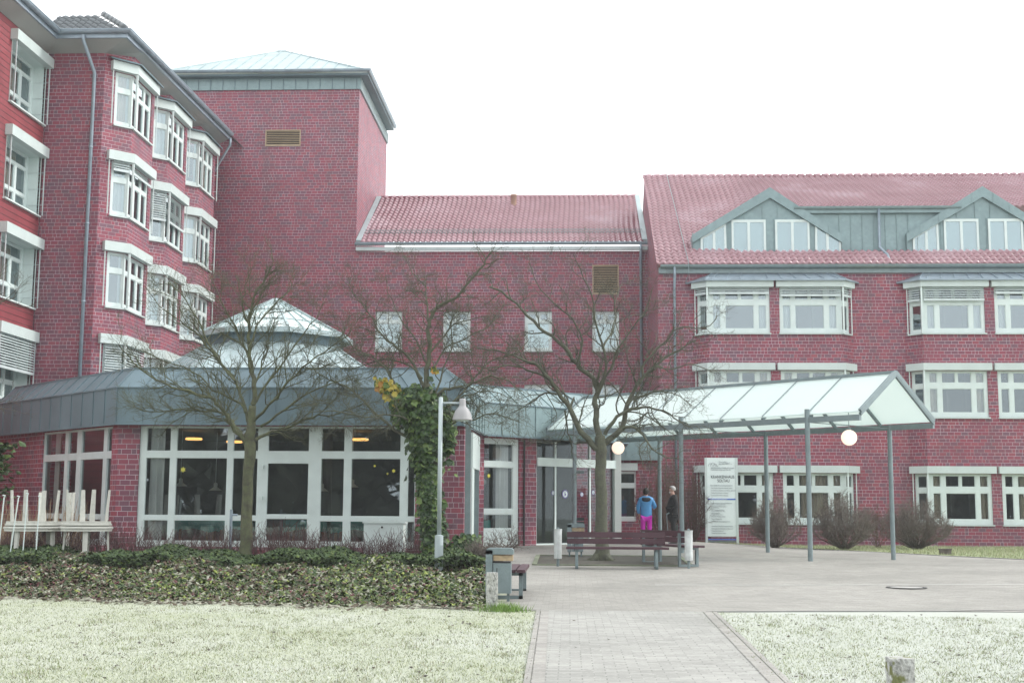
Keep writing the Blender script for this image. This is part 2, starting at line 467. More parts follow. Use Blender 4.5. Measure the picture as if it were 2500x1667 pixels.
def ridge_tiles(mb, p, q, r=.1, step=.38):
    p, q = Vector(p), Vector(q); L = (q - p).length; d = (q - p) / L; n = int(L / step)
    for i in range(n):
        a = p + d * (i * step); b = p + d * ((i + 1.08) * step)
        mb.tube([a, b], [r * .85, r * 1.12], 8)
def downpipe(root, pts, r=.05):
    mb = MB(); mb.tube(pts, r, 10)
    for p in (pts[-1],): mb.tube([Vector(p) + Vector((0, 0, .02)), Vector(p) + Vector((0, 0, .14))], r * 1.2, 10)
    L = Vector(pts[-2]) - Vector(pts[-1])
    k = int(abs(L.z) / 3)
    for i in range(1, k + 1):
        c = Vector(pts[-1]) + L * (i / (k + 1)); mb.tube([c, c + Vector((0, 0, .06))], r * 1.22, 10)
    return mb.build('downpipe', M['pipe'], root, smooth=True)

# ================================================================ RIGHT WING
YR = 48.6; PB = .53
rw = thing('hospital_wing', 'three-storey brick wing on the right with two zinc gabled dormers in its roof', 'building', (12, YR, 0))
bays = [(4.672, 10.67), (12.60, 18.60)]     # oriel feet on the wall line
st = [(.89, 2.73), (4.80, 6.52), (7.925, 9.64)]
plan = [(3.362, YR)]
for a, b in bays: plan += [(a, YR), (a + PB, YR - PB), (b - PB, YR - PB), (b, YR)]
plan += [(24, YR)]
wall = MB(); WT = 10.40
for i in range(len(plan) - 1):
    F = Fr(plan[i], plan[i + 1]); ops = []
    k = (i - 1) % 4 if 1 <= i <= 8 else None
    if k == 1:
        for z0, z1 in st: ops += [(.0, 2.29, z0, z1), (F.L - 2.29, F.L, z0, z1)]
    elif k == 0: ops = [(F.L - .56, F.L, z0, z1) for z0, z1 in st]
    elif k == 2: ops = [(0, .56, z0, z1) for z0, z1 in st]
    holes(wall, F, 0, F.L, -.2, 9.93 if k in (0, 1, 2) else WT, ops, depth=.16)
for a, b in bays: holes(wall, Fr((a, YR), (b, YR)), 0, b - a, 9.93, WT, [])
holes(wall, Fr((3.362, 62), (3.362, YR)), 0, 62 - YR, -.2, WT, [])
wall.face([(3.362, YR, WT), (3.362, 62, WT), (3.362, 56.7, 16.1)])
for i in (2, 6): # closed top and bottom of the oriels
    q = plan[i - 1:i + 3]
    wall.face([(*p, 9.93) for p in q])
wall.build('wall', M['brick'], rw)
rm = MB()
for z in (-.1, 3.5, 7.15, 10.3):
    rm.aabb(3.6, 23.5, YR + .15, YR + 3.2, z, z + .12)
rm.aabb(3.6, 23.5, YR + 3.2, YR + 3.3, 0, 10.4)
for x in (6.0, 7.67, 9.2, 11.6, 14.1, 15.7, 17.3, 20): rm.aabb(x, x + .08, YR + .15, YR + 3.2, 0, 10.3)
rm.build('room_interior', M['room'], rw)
RR = random.Random(3)
for bi, (a, b) in enumerate(bays):
    pl = [(a, YR), (a + PB, YR - PB), (b - PB, YR - PB), (b, YR)]
    Fc0, Ff, Fc1 = Fr(pl[0], pl[1]), Fr(pl[1], pl[2]), Fr(pl[2], pl[3])
    for si, (z0, z1) in enumerate(st):
        gl = ('glassdark', 'midglass', 'glass')[si]
        for side in (0, 1):
            cur = None
            if side and si == 0: cur = [(.3, .95, 'curtainw')]
            elif RR.random() < .75: cur = [(.03, .24, 'curtain' if si == 2 else 'curtainw'), (.78, .97, 'curtain')]
            s0 = 0 if side == 0 else Ff.L - 2.29
            cells = LB if side == 0 else [(1 - q[1], 1 - q[0], q[2], q[3]) for q in LB]
            wo = window(rw, Ff, s0, s0 + 2.29, z0, z1, cells, glass=gl, curtain=cur)
            wc = window(rw, Fc0 if side == 0 else Fc1, Fc0.L - .56 if side == 0 else 0, Fc0.L if side == 0 else .56, z0, z1, L1C, glass=gl)
            pts = [Fc0.xy(.1), pl[1], Ff.xy(2.42)] if side == 0 else [Ff.xy(Ff.L - 2.42), pl[2], Fc1.xy(Fc1.L - .1)]
            boxed(rw, wo, pts, z1 + .01, .26)
            # guide rails that stand in front of the frame
            g = MB(); c = pl[1] if side == 0 else pl[2]
            off = offset(pl, .13)[1 if side == 0 else 2]
            g.aabb(off[0] - .03, off[0] + .03, off[1] - .03, off[1] + .03, z0 - .03, z1 + .02); g.build('corner_post', M['white'], wo); g = MB(); c_ = offset(pl, -.10)[1 if side == 0 else 2]; g.aabb(c_[0] - .07, c_[0] + .07, c_[1] - .06, c_[1] + .07, z0, z1); g.build('corner_frame', M['white'], wo); g = MB()
            e = pts[0] if side == 0 else pts[2]; e = (e[0], e[1] - .1)
            g.aabb(e[0] - .015, e[0] + .015, e[1] - .015, e[1] + .015, z0 - .03, z1 + .02)
            for zz in (z0 + .05, z0 + 1.2): g.aabb(e[0] - .01, e[0] + .01, e[1], e[1] + .14, zz, zz + .02)
            g.build('guide_rail', M['white'], wo)
            if si == 2:
                dr = {(0, 0): .17, (0, 1): .26, (1, 0): .5, (1, 1): .17}[(bi, side)]
                blind(wo, Ff, s0 + .03, s0 + 2.26, z1, dr, .09)
                blind(wc, Fc0 if side == 0 else Fc1, Fc0.L - .52 if side == 0 else .04, Fc0.L - .04 if side == 0 else .52, z1, dr, .09)
    # lean-to zinc roof over the oriel
    zr = MB(); o = offset(pl, .28); lo = [(o[0][0] - .05, YR - .02), (o[1][0] - .02, o[1][1]), (o[2][0] + .02, o[2][1]), (o[3][0] + .05, YR - .02)]
    zb, zt = 9.92, 10.28; hi = [(a + .75, YR - .05), (b - .75, YR - .05)]
    zr.face([(*lo[1], zb), (*lo[2], zb), (*hi[1], zt), (*hi[0], zt)])
    zr.face([(*lo[0], zb), (*lo[1], zb), (*hi[0], zt)]); zr.face([(*lo[2], zb), (*lo[3], zb), (*hi[1], zt)])
    band(zr, [tuple(p) for p in lo], -.03, .03, zb - .05, zb + .012)
    n = 10
    for k in range(n):
        f = (k + .5) / n
        zr.bar(Vector((lo[1][0] + (lo[2][0] - lo[1][0]) * f, lo[1][1], zb + .02)), Vector((hi[0][0] + (hi[1][0] - hi[0][0]) * f, YR - .06, zt + .02)), .025, .04)
    for i, j in ((1, 0), (2, 1)): zr.bar((*lo[i], zb + .02), (*hi[j], zt + .02), .03, .05)
    zr.build('oriel_roof', M['pipe'], rw)
# gutter, roof, dormers
g = MB(); gutter(g, [(3.45, YR - .12), (24, YR - .12)], .1, 10.56); g.aabb(3.4, 24, YR - .12, YR + .1, 10.28, 10.5)
g.build('gutter', M['galv'], rw, smooth=False)
downpipe(rw, [(3.98, YR - .25, 10.5), (3.98, YR - .25, 10.2), (3.98, YR - .09, 9.7), (3.98, YR - .09, .1)])
A35 = math.atan2(16.15 - 10.55, 56.7 - 48.33)
rp = plane_roof(YR - .28, 10.60, A35); slope = math.hypot(16.15 - 10.6, 56.7 - 48.32); NC = 31; cs = slope / NC
rp = plane_roof(YR - .28, 10.60, A35, cs)
apA, apB = 7.79, 15.93; YD = 49.35
def rp2(x, t, N=False):
    """upper roof: swings from the steep slope to the flatter slope above the dormer band"""
    k = ss(apA - .9, apA + .6, x)
    P = rp(x, t)
    f = (P.y - YD) / (56.7 - YD); zz = 12.98 + (16.15 - 12.98) * f
    if N: return Vector((0, -.5, .86))
    return Vector((x, P.y, P.z + (zz - P.z) * k))
tl = MB()
tiles(tl, rp, 4, lambda k: 3.3, lambda k: 24)
tiles(tl, lambda x, t, N=False: rp(x, t + 4, N), 1, lambda k: 3.3, lambda k: 6.5)
tiles(tl, lambda x, t, N=False: rp2(x, t + 5, N), NC - 5, lambda k: 3.3, lambda k: 24)
tl.build('roof', M['tile'], rw, smooth=True)
rt = MB(); ridge_tiles(rt, (3.3, 56.75, 16.2), (24, 56.75, 16.2), .11, .36)
rt.build('ridge_tiles', M['tile'], rw, smooth=True)
lc = MB(); lc.tube([rp(4.35, 31) + Vector((0, 0, .12)), rp(4.5, 0) + Vector((0, 0, .12)), (4.5, YR - .4, 10.2), (4.4, YR - .05, 9.9)], .014, 5)
lc.build('lightning_cable', M['galv'], rw)
bk = MB(); bk.face([(3.36, 56.8, 16.1), (24, 56.8, 16.1), (24, 64, 10.5), (3.36, 64, 10.5)])
bk.build('rear_slope', M['tile'], rw)
def dormer(ap, wl, wr):
    """one gabled zinc dormer: ap = x of the peak, wl / wr = x of the feet"""
    F = Fr((wl, YD), (wr, YD)); c = ap - wl; L = wr - wl; zb, ze, zp = 10.97, 11.95, 13.82
    mb = MB(); d = 4.2
    out = [(0, zb), (L, zb), (L, ze), (c, zp), (0, ze)]
    mb.face([F.pt(a, z, -.12) for a, z in out])
    for (p, q) in ((out[0], out[4]), (out[4], out[3]), (out[3], out[2]), (out[2], out[1])):
        mb.face([F.pt(p[0], p[1], .0), F.pt(q[0], q[1], .0), F.pt(q[0], q[1], -d), F.pt(p[0], p[1], -d)])
    t = .42                                        # deep zinc verge boards
    def sl(z): return z
    for s0, z0_, s1, z1_ in ((0, ze, c, zp), (L, ze, c, zp)):
        q = [F.pt(s0, z0_, .02), F.pt(s1, z1_, .02), F.pt(s1, z1_ - t, .02), F.pt(s0, z0_ - t * .75, .02)]
        mb.face(q if s0 < s1 else q[::-1])
        mb.face([F.pt(s0, z0_ - t * .75, .02), F.pt(s1, z1_ - t, .02), F.pt(s1, z1_ - t, -.12), F.pt(s0, z0_ - t * .75, -.12)])
        for f in (.18, .42, .64, .86):
            x = s0 + (s1 - s0) * f; z = z0_ + (z1_ - z0_) * f
            fbox(mb, F, x - .012, x + .012, z - t * (.8 + .2 * f), z, .0, .035)
    for x in (0.02, .42): fbox(mb, F, x, x + .025, zb, ze + .1, -.12, -.08)
    for x in (c - 1.0, c - .3, c + .28, c + 1.0): fbox(mb, F, x, x + .02, 12.6, 13.5 - abs(x - c) * .62, -.12, -.09)
    for x in (c - 1.62, c - .3, c + .12, c + 1.48): fbox(mb, F, x, x + .02, zb, 12.6, -.12, -.09)
    fbox(mb, F, .3, L - .2, zb, zb + .12, -.12, -.04)
    body = mb.build('dormer', M['zincpale'], rw)
    fr = MB(); gl = MB()
    def poly(pts, sp):
        cx = sum(p[0] for p in pts) / len(pts); cz = sum(p[1] for p in pts) / len(pts)
        def ins(p, k): return (cx + (p[0] - cx) * k[0], cz + (p[1] - cz) * k[1])
        W = max(p[0] for p in pts) - min(p[0] for p in pts); H = max(p[1] for p in pts) - min(p[1] for p in pts)
        k1 = (1 - .16 / W, 1 - .2 / H); I = [ins(p, k1) for p in pts]
        for i in range(len(pts)):
            j = (i + 1) % len(pts)
            fr.face([F.pt(*pts[i], -.06), F.pt(*pts[j], -.06), F.pt(*I[j], -.06), F.pt(*I[i], -.06)])
            fr.face([F.pt(*I[i], -.06), F.pt(*I[j], -.06), F.pt(*I[j], -.1), F.pt(*I[i], -.1)])
            fr.face([F.pt(*pts[i], -.06), F.pt(*pts[i], -.12), F.pt(*pts[j], -.12), F.pt(*pts[j], -.06)])
        gl.face([F.pt(*p, -.085) for p in I])
        fbox(fr, F, sp - .05, sp + .05, min(p[1] for p in I) - .01, sp_top(pts, sp) - .09, -.1, -.055)
    def sp_top(pts, x):
        t_ = [p for p in pts if p[1] > zb + .4]; t_.sort(); z = t_[0][1]
        for a, b in zip(t_, t_[1:]):
            if a[0] <= x <= b[0] and b[0] > a[0]: z = a[1] + (b[1] - a[1]) * (x - a[0]) / (b[0] - a[0])
        return z
    z0 = 11.115
    for sgn in (-1, 1):
        A = [(c + sgn * 2.70, z0), (c + sgn * 2.70, 11.83), (c + sgn * 1.72, 12.42), (c + sgn * 1.70, z0)]
        if sgn > 0: A = A[::-1]
        poly(A, c + sgn * 2.18)
        B = [(c + sgn * 1.50, z0), (c + sgn * 1.50, 12.55), (c + sgn * .18, 12.55), (c + sgn * .18, z0)]
        if sgn > 0: B = B[::-1]
        poly(B, c + sgn * .84)
    wf = fr.build('dormer_window', M['white'], body); gl.build('dormer_pane', M['glass'], body)
dormer(apA, 4.76, 10.50); dormer(apB, 12.98, 18.7)
zw = MB(); Fz = Fr((10.3, YD), (13.2, YD)); zw.face([Fz.pt(-1.9, 10.95, -.2), Fz.pt(4.8, 10.95, -.2), Fz.pt(4.8, 13.0, -.2), Fz.pt(-1.9, 13.0, -.2)])
for k in range(7): fbox(zw, Fz, .15 + k * .44, .17 + k * .44, 10.95, 12.8, -.2, -.17)
fbox(zw, Fz, -1.6, 4.5, 12.80, 12.95, -.2, -.04)
gutter(zw, [(8.7, YD + .08), (15.1, YD + .08)], .08, 13.02)
zw.build('zinc_cladding', M['zincpale'], rw)
downpipe(rw, [(11.95, YD - .0, 12.95), (11.95, YD + .05, 11.45), (12.12, YD - .45, 11.05), (12.15, YD - .75, 10.6)], .055)

# ================================================================ MIDDLE BLOCK
YM = 54.8
mk = thing('linking_block', 'lower brick block between tower and right wing with a row of shuttered windows', 'building', (-3, YM, 0))
Fm = Fr((-9.3, YM), (3.362, YM))
wn_ = [(-8.391, -7.218), (-5.44, -4.262), (-1.928, -.756), (.976, 2.12)]
ops = [(a + 9.3, b + 9.3, 8.08, 9.79) for a, b in wn_] + [(a + 9.3, b + 9.3, 4.9, 6.617) for a, b in wn_[2:]] + [(.98 + 9.3, 2.12 + 9.3, 10.513, 11.804)]
wall = MB(); holes(wall, Fm, 0, Fm.L, 0, 12.42, ops, depth=.14); wall.build('wall', M['brick'], mk)
for i, (s0, s1, z0, z1) in enumerate(ops[:6]):
    wo = window(mk, Fm, s0, s1, z0, z1, [(.14, .42, .78, .94), (.58, .86, .78, .94), (.1, .9, .07, .70)], o=-.1)
    bl = MB(); fbox(bl, Fm, s0 + .13, s1 - .13, z0 + .13, z0 + 1.19, -.2, -.16); bl.build('shutter', M['box'], wo)
def louvre(root, F, s0, s1, z0, z1, n, mat='louvre', o=.02):
    mb = MB(); t = .05
    for q in ((s0, s1, z0, z0 + t), (s0, s1, z1 - t, z1), (s0, s0 + t, z0 + t, z1 - t), (s1 - t, s1, z0 + t, z1 - t)): fbox(mb, F, *q, o - .12, o)
    for k in range(n):
        z = z0 + t + (z1 - z0 - 2 * t) * (k + .5) / n; h = (z1 - z0) / n * .36
        mb.face([F.pt(s0 + t, z - h, o - .01), F.pt(s1 - t, z - h, o - .01), F.pt(s1 - t, z + h * .7, o - .07), F.pt(s0 + t, z + h * .7, o - .07)])
    v = mb.build('louvre_vent', M[mat], root)
    b = MB(); b.face([F.pt(s0, z0, o - .1), F.pt(s1, z0, o - .1), F.pt(s1, z1, o - .1), F.pt(s0, z1, o - .1)]); b.build('duct', M['black'], v)
louvre(mk, Fm, *ops[6][:2], *ops[6][2:], 16)
A = math.atan2(16.1 - 12.75, 60.2 - 54.5); sl = math.hypot(16.1 - 12.75, 60.2 - 54.5)
mp = plane_roof(54.5, 12.78, A, sl / 18)
tl = MB(); tiles(tl, mp, 18, lambda k: -9.05, lambda k: 3.2, tw=.232); tl.build('roof', M['tile'], mk, smooth=True)
rt = MB(); ridge_tiles(rt, (-9.1, 60.25, 16.15), (3.3, 60.25, 16.15), .11, .36); rt.build('ridge_tiles', M['tile'], mk, smooth=True)
g = MB(); gutter(g, [(-9.3, 54.62), (3.34, 54.62)], .09, 12.74); g.build('gutter', M['pipe'], mk)
g = MB(); g.aabb(-9.28, 3.35, 54.62, 54.82, 12.44, 12.58); g.build('eaves_board', M['slat'], mk)
for x in (-9.15, 3.22):
    g = MB(); g.bar(mp(x, 0) + Vector((0, 0, .05)), mp(x, 18) + Vector((0, 0, .05)), .22, .08); g.build('verge_flashing', M['zincroof'], mk)
sg = MB()
for h in (.06, .14, .2): sg.bar(mp(-9, 2.6) + Vector((0, 0, .05 + h)), mp(3.1, 2.6) + Vector((0, 0, .05 + h)), .012, .012)
for k in range(100):
    x = -9 + k * .122; sg.bar(mp(x, 2.6) + Vector((0, 0, .05)), mp(x + .06, 2.6) + Vector((0, 0, .25)), .012, .012); sg.bar(mp(x + .06, 2.6) + Vector((0, 0, .25)), mp(x + .122, 2.6) + Vector((0, 0, .05)), .012, .012)
sg.build('snow_guard', M['galv'], mk)
vp = MB(); p = mp(-2.62, 14.5); vp.lathe(p, [(.13, -.1), (.13, .42), (.15, .44), (.15, .5), (0, .5)], 12); vp.build('vent_pipe', simple('clay_vent', (.36, .22, .16), .7), mk, smooth=True)
downpipe(mk, [(3.06, YM - .3, 12.65), (3.06, YM - .3, 12.4), (3.06, YM - .08, 12.1), (3.06, YM - .08, 4.2)], .06)
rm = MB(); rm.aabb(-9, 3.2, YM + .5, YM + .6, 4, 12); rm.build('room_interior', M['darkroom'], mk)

# ================================================================ TOWER
tw = thing('stair_tower', 'tall square brick tower with a pale zinc hipped roof and a tan louvre vent', 'tower', (-13.5, YM, 0))
XR = -9.3; XL = -17.7; YB = 63.4
wall = MB(); Ft = Fr((XL, YM), (XR, YM)); Fs = Fr((XR, YM), (XR, YB))
vs = (-13.438 - XL, -11.86 - XL, 17.16, 17.9)
holes(wall, Ft, 0, Ft.L, 0, 19.74, [vs], depth=.1); holes(wall, Fs, 0, Fs.L, 0, 19.74, [])
wall.build('wall', M['brick'], tw)
louvre(tw, Ft, *vs, 8, o=.03)
bd = MB(); band(bd, [(XL, YM), (XR, YM), (XR, YB)], -.05, .07, 19.72, 20.24)
for k in range(16): fbox(bd, Ft, .1 + k * .545, .13 + k * .545, 19.74, 20.2, .07, .10, m=1)
bd.build('zinc_band', [M['zincpale'], M['zinc']], tw)
lv = MB()
for k in range(26): fbox(lv, Fs, .2 + k * .33, .26 + k * .33, 19.76, 20.2, .07, .1)
lv.build('side_louvre', M['slat'], tw)
so_ = MB(); band(so_, [(XL, YM), (XR, YM), (XR, YB - .6)], -.05, .44, 20.24, 20.32); so_.build('soffit', M['zinc'], tw)
g = MB(); gutter(g, [(XL - .5, YM - .48), (XR + .40, YM - .48), (XR + .40, YB - .6)], .09, 20.44); g.build('gutter', M['pipe'], tw)
rf = MB(); e = [(XL - .5, YM - .5), (XR + .42, YM - .5), (XR + .42, YB - .5), (XL - .5, YB - .5)]; r0, r1 = (-14.0, 58.9, 23.0), (-13.55, 58.9, 23.0); ze = 20.42
rf.face([(*e[0], ze), (*e[1], ze), r1, r0]); rf.face([(*e[1], ze), (*e[2], ze), r1]); rf.face([(*e[2], ze), (*e[3], ze), r0, r1]); rf.face([(*e[3], ze), (*e[0], ze), r0])
for p, q in ((e[0], r0), (e[1], r1), (e[2], r1), (e[3], r0)): rf.bar((*p, ze + .02), q, .07, .07)
rf.bar(r0, r1, .1, .1)
dx = 9.4 / 17
for k in range(1, 17):
    x = XL - .5 + dx * k
    # seams run up the front slope and stop on the hips
    yt = YM - .5
    if x < r0[0]: f = (x - e[0][0]) / (r0[0] - e[0][0])
    elif x > r1[0]: f = (e[1][0] - x) / (e[1][0] - r1[0])
    else: f = 1
    rf.bar((x, e[0][1], ze + .02), (x, e[0][1] + (58.9 - e[0][1]) * f, ze + (23.0 - ze) * f + .02), .03, .05)
rf.build('roof', M['zincroof'], tw)

# ================================================================ LEFT WING
YL = 41.5; X0 = -15.75; XF = -15.0; XC = -17.72
lw = thing('ward_block', 'four-storey brick wing at the left edge with sawtooth oriel windows and grey eaves', 'building', (-17, YL, 0))
heads = [16.07, 12.95, 9.83, 6.71, 3.6]; WH = 1.86; ZT = 16.75
plan = [(XC, YL), (X0, YL)]
for k in range(3):
    y = 42.25 + 4.03 * k
    plan += [(XF, y), (XF, y + 2.25), (X0, y + 3.0)] + ([(X0, y + 3.28)] if k < 2 else [(X0, YM)])
wall = MB(); wl_ = []
for i in range(len(plan) - 1):
    F = Fr(plan[i], plan[i + 1]); ops = []
    if F.n.x > .9 and abs(F.p0.x - XF) < .01: ops = [(0, 1.98, h - WH, h) for h in heads]; kind = 'f'
    elif abs(F.n.x) > .5 and F.n.y < -.5: ops = [(F.L - .66, F.L, h - WH, h) for h in heads]; kind = 'c'
    else: kind = None
    holes(wall, F, 0, F.L, 0, ZT, ops, depth=.16)
    if kind: wl_.append((kind, F))
FL = Fr((XC, 30), (XC, YL))
ya = atX(20.7, 250.3, XC).y - 30; yb = atX(104, 311, XC).y - 30
wall.build('wall', M['brick'], lw)
clad = MB()
cops = [(ya, yb, h - 2.0, h + .02) for h in heads]
holes(clad, FL, 0, yb + .05, 0, ZT, cops, depth=.05)
clad.build('timber_cladding', M['clad'], lw)
gap = MB(); holes(gap, FL, yb + .05, FL.L, 0, ZT, [], o=-.02); gap.build('wall_return', M['brick'], lw)
bd = MB()
for h in [i * .2 for i in range(1, 84)]:
    for a, b in ((max(0, ya - 6), ya - .02),): fbox(bd, FL, a, b, h, h + .012, 0, .006)
    if not any(h0 - 2.05 < h < h0 + .05 for h0 in heads): fbox(bd, FL, ya - .02, yb + .05, h, h + .012, 0, .006)
bd.build('board_joints', M['black'], lw)
for hi_, h in enumerate(heads):
    # deep white reveal with a recessed three-light window
    o = -.42
    wo = window(lw, FL, ya, yb, h - 2.0, h, [(.04, .26, .06, .28), (.34, .62, .06, .28), (.68, .94, .06, .28), (.04, .26, .34, .74), (.34, .62, .34, .74), (.68, .94, .34, .74), (.04, .26, .79, .97), (.34, .94, .79, .97)], o=o, curtain=[(.55, .8, 'curtainw')], sill=False)
    rv = MB(); W0 = h - 2.0
    for (p, q) in (((ya, W0), (yb, W0)), ((yb, W0), (yb, h)), ((yb, h), (ya, h)), ((ya, h), (ya, W0))):
        rv.face([FL.pt(*p, .03), FL.pt(*q, .03), FL.pt(*q, o), FL.pt(*p, o)])
    fbox(rv, FL, ya - .04, yb + .04, W0 - .05, W0, -.3, .1); rv.build('reveal', M['white'], wo)
    boxed(lw, wo, [FL.xy(ya - .12), FL.xy(yb + .1)], h - .02, .34, 0, .24)
    rl = MB()
    for y_ in (ya + .02, yb - .02):
        rl = MB(); rl.aabb(XC + .14, XC + .17, 30 + y_ - .015, 30 + y_ + .015, h - 2.0, h)
        if y_ < yb - .1: rl.build('guide_rail', M['slat'], wo)
    for zz in (.35, .9, 1.45): rl.aabb(XC - .4, XC + .16, 30 + yb - .02, 30 + yb - .005, h - 2 + zz, h - 1.985 + zz)
    rl.build('guide_rail', M['slat'], wo)
    if hi_ == 3: blind(wo, FL, ya + .04, yb - .04, h, 1.1, .15)
cis = [f for k, f in wl_ if k == 'c']; fis = [f for k, f in wl_ if k == 'f']
for k in range(3):
    Fc, Ff = cis[k], fis[k]
    for hi_, h in enumerate(heads):
        if hi_ == 4: continue
        z0 = h - WH; cc = [(.05, .95, 'curtain' if (k + hi_) % 2 else 'curtainw')] if hi_ < 3 and (k + hi_) % 3 != 2 else None
        wc = window(lw, Fc, Fc.L - .66, Fc.L, z0, h, L1C, curtain=cc)
        wo = window(lw, Ff, 0, 1.98, z0, h, L2C, curtain=[(.05, .22, 'curtainw'), (.78, .95, 'curtain')] if R.random() < .6 else None, glass='glassdark')
        boxed(lw, wo, [Fc.xy(Fc.L - .85), Ff.xy(0), Ff.xy(2.2)], h + .01, .32, 0, .2)
        gr = MB(); c = offset([Fc.xy(0), Ff.xy(0), Ff.xy(2)], .14)[1]; gr.aabb(c[0] - .03, c[0] + .03, c[1] - .03, c[1] + .03, z0, h); gr.build('corner_post', M['white'], wo); gr = MB(); c_ = offset([Fc.xy(0), Ff.xy(0), Ff.xy(2)], -.10)[1]; gr.aabb(c_[0] - .07, c_[0] + .06, c_[1] - .06, c_[1] + .07, z0, h); gr.build('corner_frame', M['white'], wo); gr = MB()
        e = Fc.pt(Fc.L - .8, 0, .12); gr.aabb(e.x - .015, e.x + .015, e.y - .015, e.y + .015, z0, h); gr.build('guide_rail', M['white'], wo); gr = MB()
        e = Ff.pt(2.12, 0, .14); gr.aabb(e.x - .015, e.x + .015, e.y - .015, e.y + .015, z0 - .1, h)
        for zz in (.3, 1.0): gr.aabb(e.x - .14, e.x, e.y - .01, e.y + .01, z0 + zz, z0 + zz + .015)
        gr.build('guide_rail', M['white'], wo)
        dr = {(1, 1): 1.05, (0, 3): 1.3, (0, 1): .3}.get((k, hi_), 0)
        if dr:
            blind(wo, Ff, .03, 1.95, h, dr, .09); blind(wc, Fc, Fc.L - .63, Fc.L - .03, h, dr, .09)
        if hi_ == 0:
            ca = MB(); pts = [Fc.xy(Fc.L - .95), Ff.xy(0), Ff.xy(2.3)]; a_ = offset(pts, .3); b_ = offset(pts, 0)
            for i in range(2): ca.face([(*a_[i], h + .36), (*a_[i + 1], h + .36), (*b_[i + 1], h + .5), (*b_[i], h + .5)])
            band(ca, pts, .26, .3, h + .33, h + .37); ca.build('canopy_flashing', M['zinc'], wo)
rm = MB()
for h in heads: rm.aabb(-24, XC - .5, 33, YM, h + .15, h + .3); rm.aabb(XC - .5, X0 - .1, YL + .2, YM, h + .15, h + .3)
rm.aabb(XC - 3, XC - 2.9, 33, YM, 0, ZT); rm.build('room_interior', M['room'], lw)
# boxed eaves and gutter
ev = [(-17.15, 30), (-17.15, 40.75), (-14.78, 40.75), (-14.45, YM)]
sf = MB(); inn = [(XC, 30), (XC, YL), (X0, YL), (XF - .3, 42.25), (XF - .3, YM)]
zg, zi = 16.88, 16.62
pts_o = [(-17.15, 30), (-17.15, 40.75), (-14.78, 40.75), (-14.66, 42.2), (-14.5, 52.7)]; inn[4] = (XF - .3, 53.1)
for i in range(4):
    if i == 0: q = [pts_o[0], pts_o[1], inn[1], inn[0]]
    elif i == 1: q = [pts_o[1], pts_o[2], inn[2], inn[1]]
    elif i == 2: q = [pts_o[2], pts_o[3], inn[3], inn[2]]
    else: q = [pts_o[3], pts_o[4], inn[4], inn[3]]
    sf.face([(*q[0], zg), (*q[1], zg), (*q[2], zi), (*q[3], zi)][::-1])
sf.build('eaves_soffit', M['soffit'], lw)
g = MB()
gp = [(-17.15, 30), (-17.15, 40.72), (-14.76, 40.72), (-14.48, 52.7)]
gutter(g, gp, .1, 17.1); band(g, gp, -.05, .03, 16.86, 17.06); g.build('gutter', M['pipe'], lw)
lrp = plane_roof(40.68, 17.12, rad(38))
tl = MB(); tiles(tl, lrp, 5, lambda k: -17.6 , lambda k: -14.82 - (k + 1) * .33 * .79, tw=.26, amp=.04, lip=.035); tl.build('roof', M['tiledark'], lw, smooth=True)
rt = MB(); ridge_tiles(rt, (-14.8, 40.7, 17.2), (-16.1, 42.0, 18.22), .1, .33); rt.build('ridge_tiles', M['tiledark'], lw, smooth=True)
rs = MB(); rs.face([(-14.6, 41, 17.1), (-14.4, YM, 17.1), (-16, YM, 18.2), (-16, 43, 18.2)]); rs.build('side_slope', M['tiledark'], lw)
downpipe(lw, [(-16.2, 40.62, 16.95), (-16.2, 40.65, 16.75), (-16.06, 41.4, 15.9), (-16.06, 41.4, .2)], .06)
downpipe(lw, [(-14.4, 52.6, 16.9), (-14.4, 52.6, 16.6), (-15.5, 53.6, 15.4), (-15.6, 54.6, .5)], .05)

# ================================================================ RESTAURANT PAVILION
S2 = math.sqrt(.5); M['glassdoor'] = glass_mat('entrance_glass', .0, (.86, .9, .9)); M['colwhite'] = simple('white_column_paint', (.75, .78, .75), .4, .04)
pv = thing('restaurant_pavilion', 'single-storey brick pavilion with white framed glass front, zinc fascia and tented roof lantern', 'building', (-7, 31, 0))
W1 = (-10.99, 31.0); WA0 = (W1[0] - 9 * S2, W1[1] + 9 * S2); W2 = (-2.53, 31.0); W3 = (-2.45, 35.24); WD = (1.36, 39.24 - .0)
WD = (W3[0] + 5.42 * S2, W3[1] + 5.42 * S2)
FA, FB, FC, FD = Fr(WA0, W1), Fr(W1, W2), Fr(W2, W3), Fr(W3, WD)
wall = MB(); TZ = 3.36
bw = (.53, 7.29, .42, 3.32)
a_l = FA.px(97.5, 1200)[0]; a_r = FA.px(268, 1200)[0]
aw = (a_l, a_r, .42, 3.32)
d1 = (.16, 1.48, .33, 3.3); dd = (2.14, 5.42, .33, 3.36)
holes(wall, FA, 0, FA.L, 0, TZ, [aw], depth=.14); holes(wall, FB, 0, FB.L, 0, TZ, [bw], depth=.14)
holes(wall, FC, 0, FC.L, 0, TZ, []); holes(wall, FD, 0, FD.L, 0, TZ, [d1, dd], depth=.14)
wall.build('wall', M['brick'], pv)
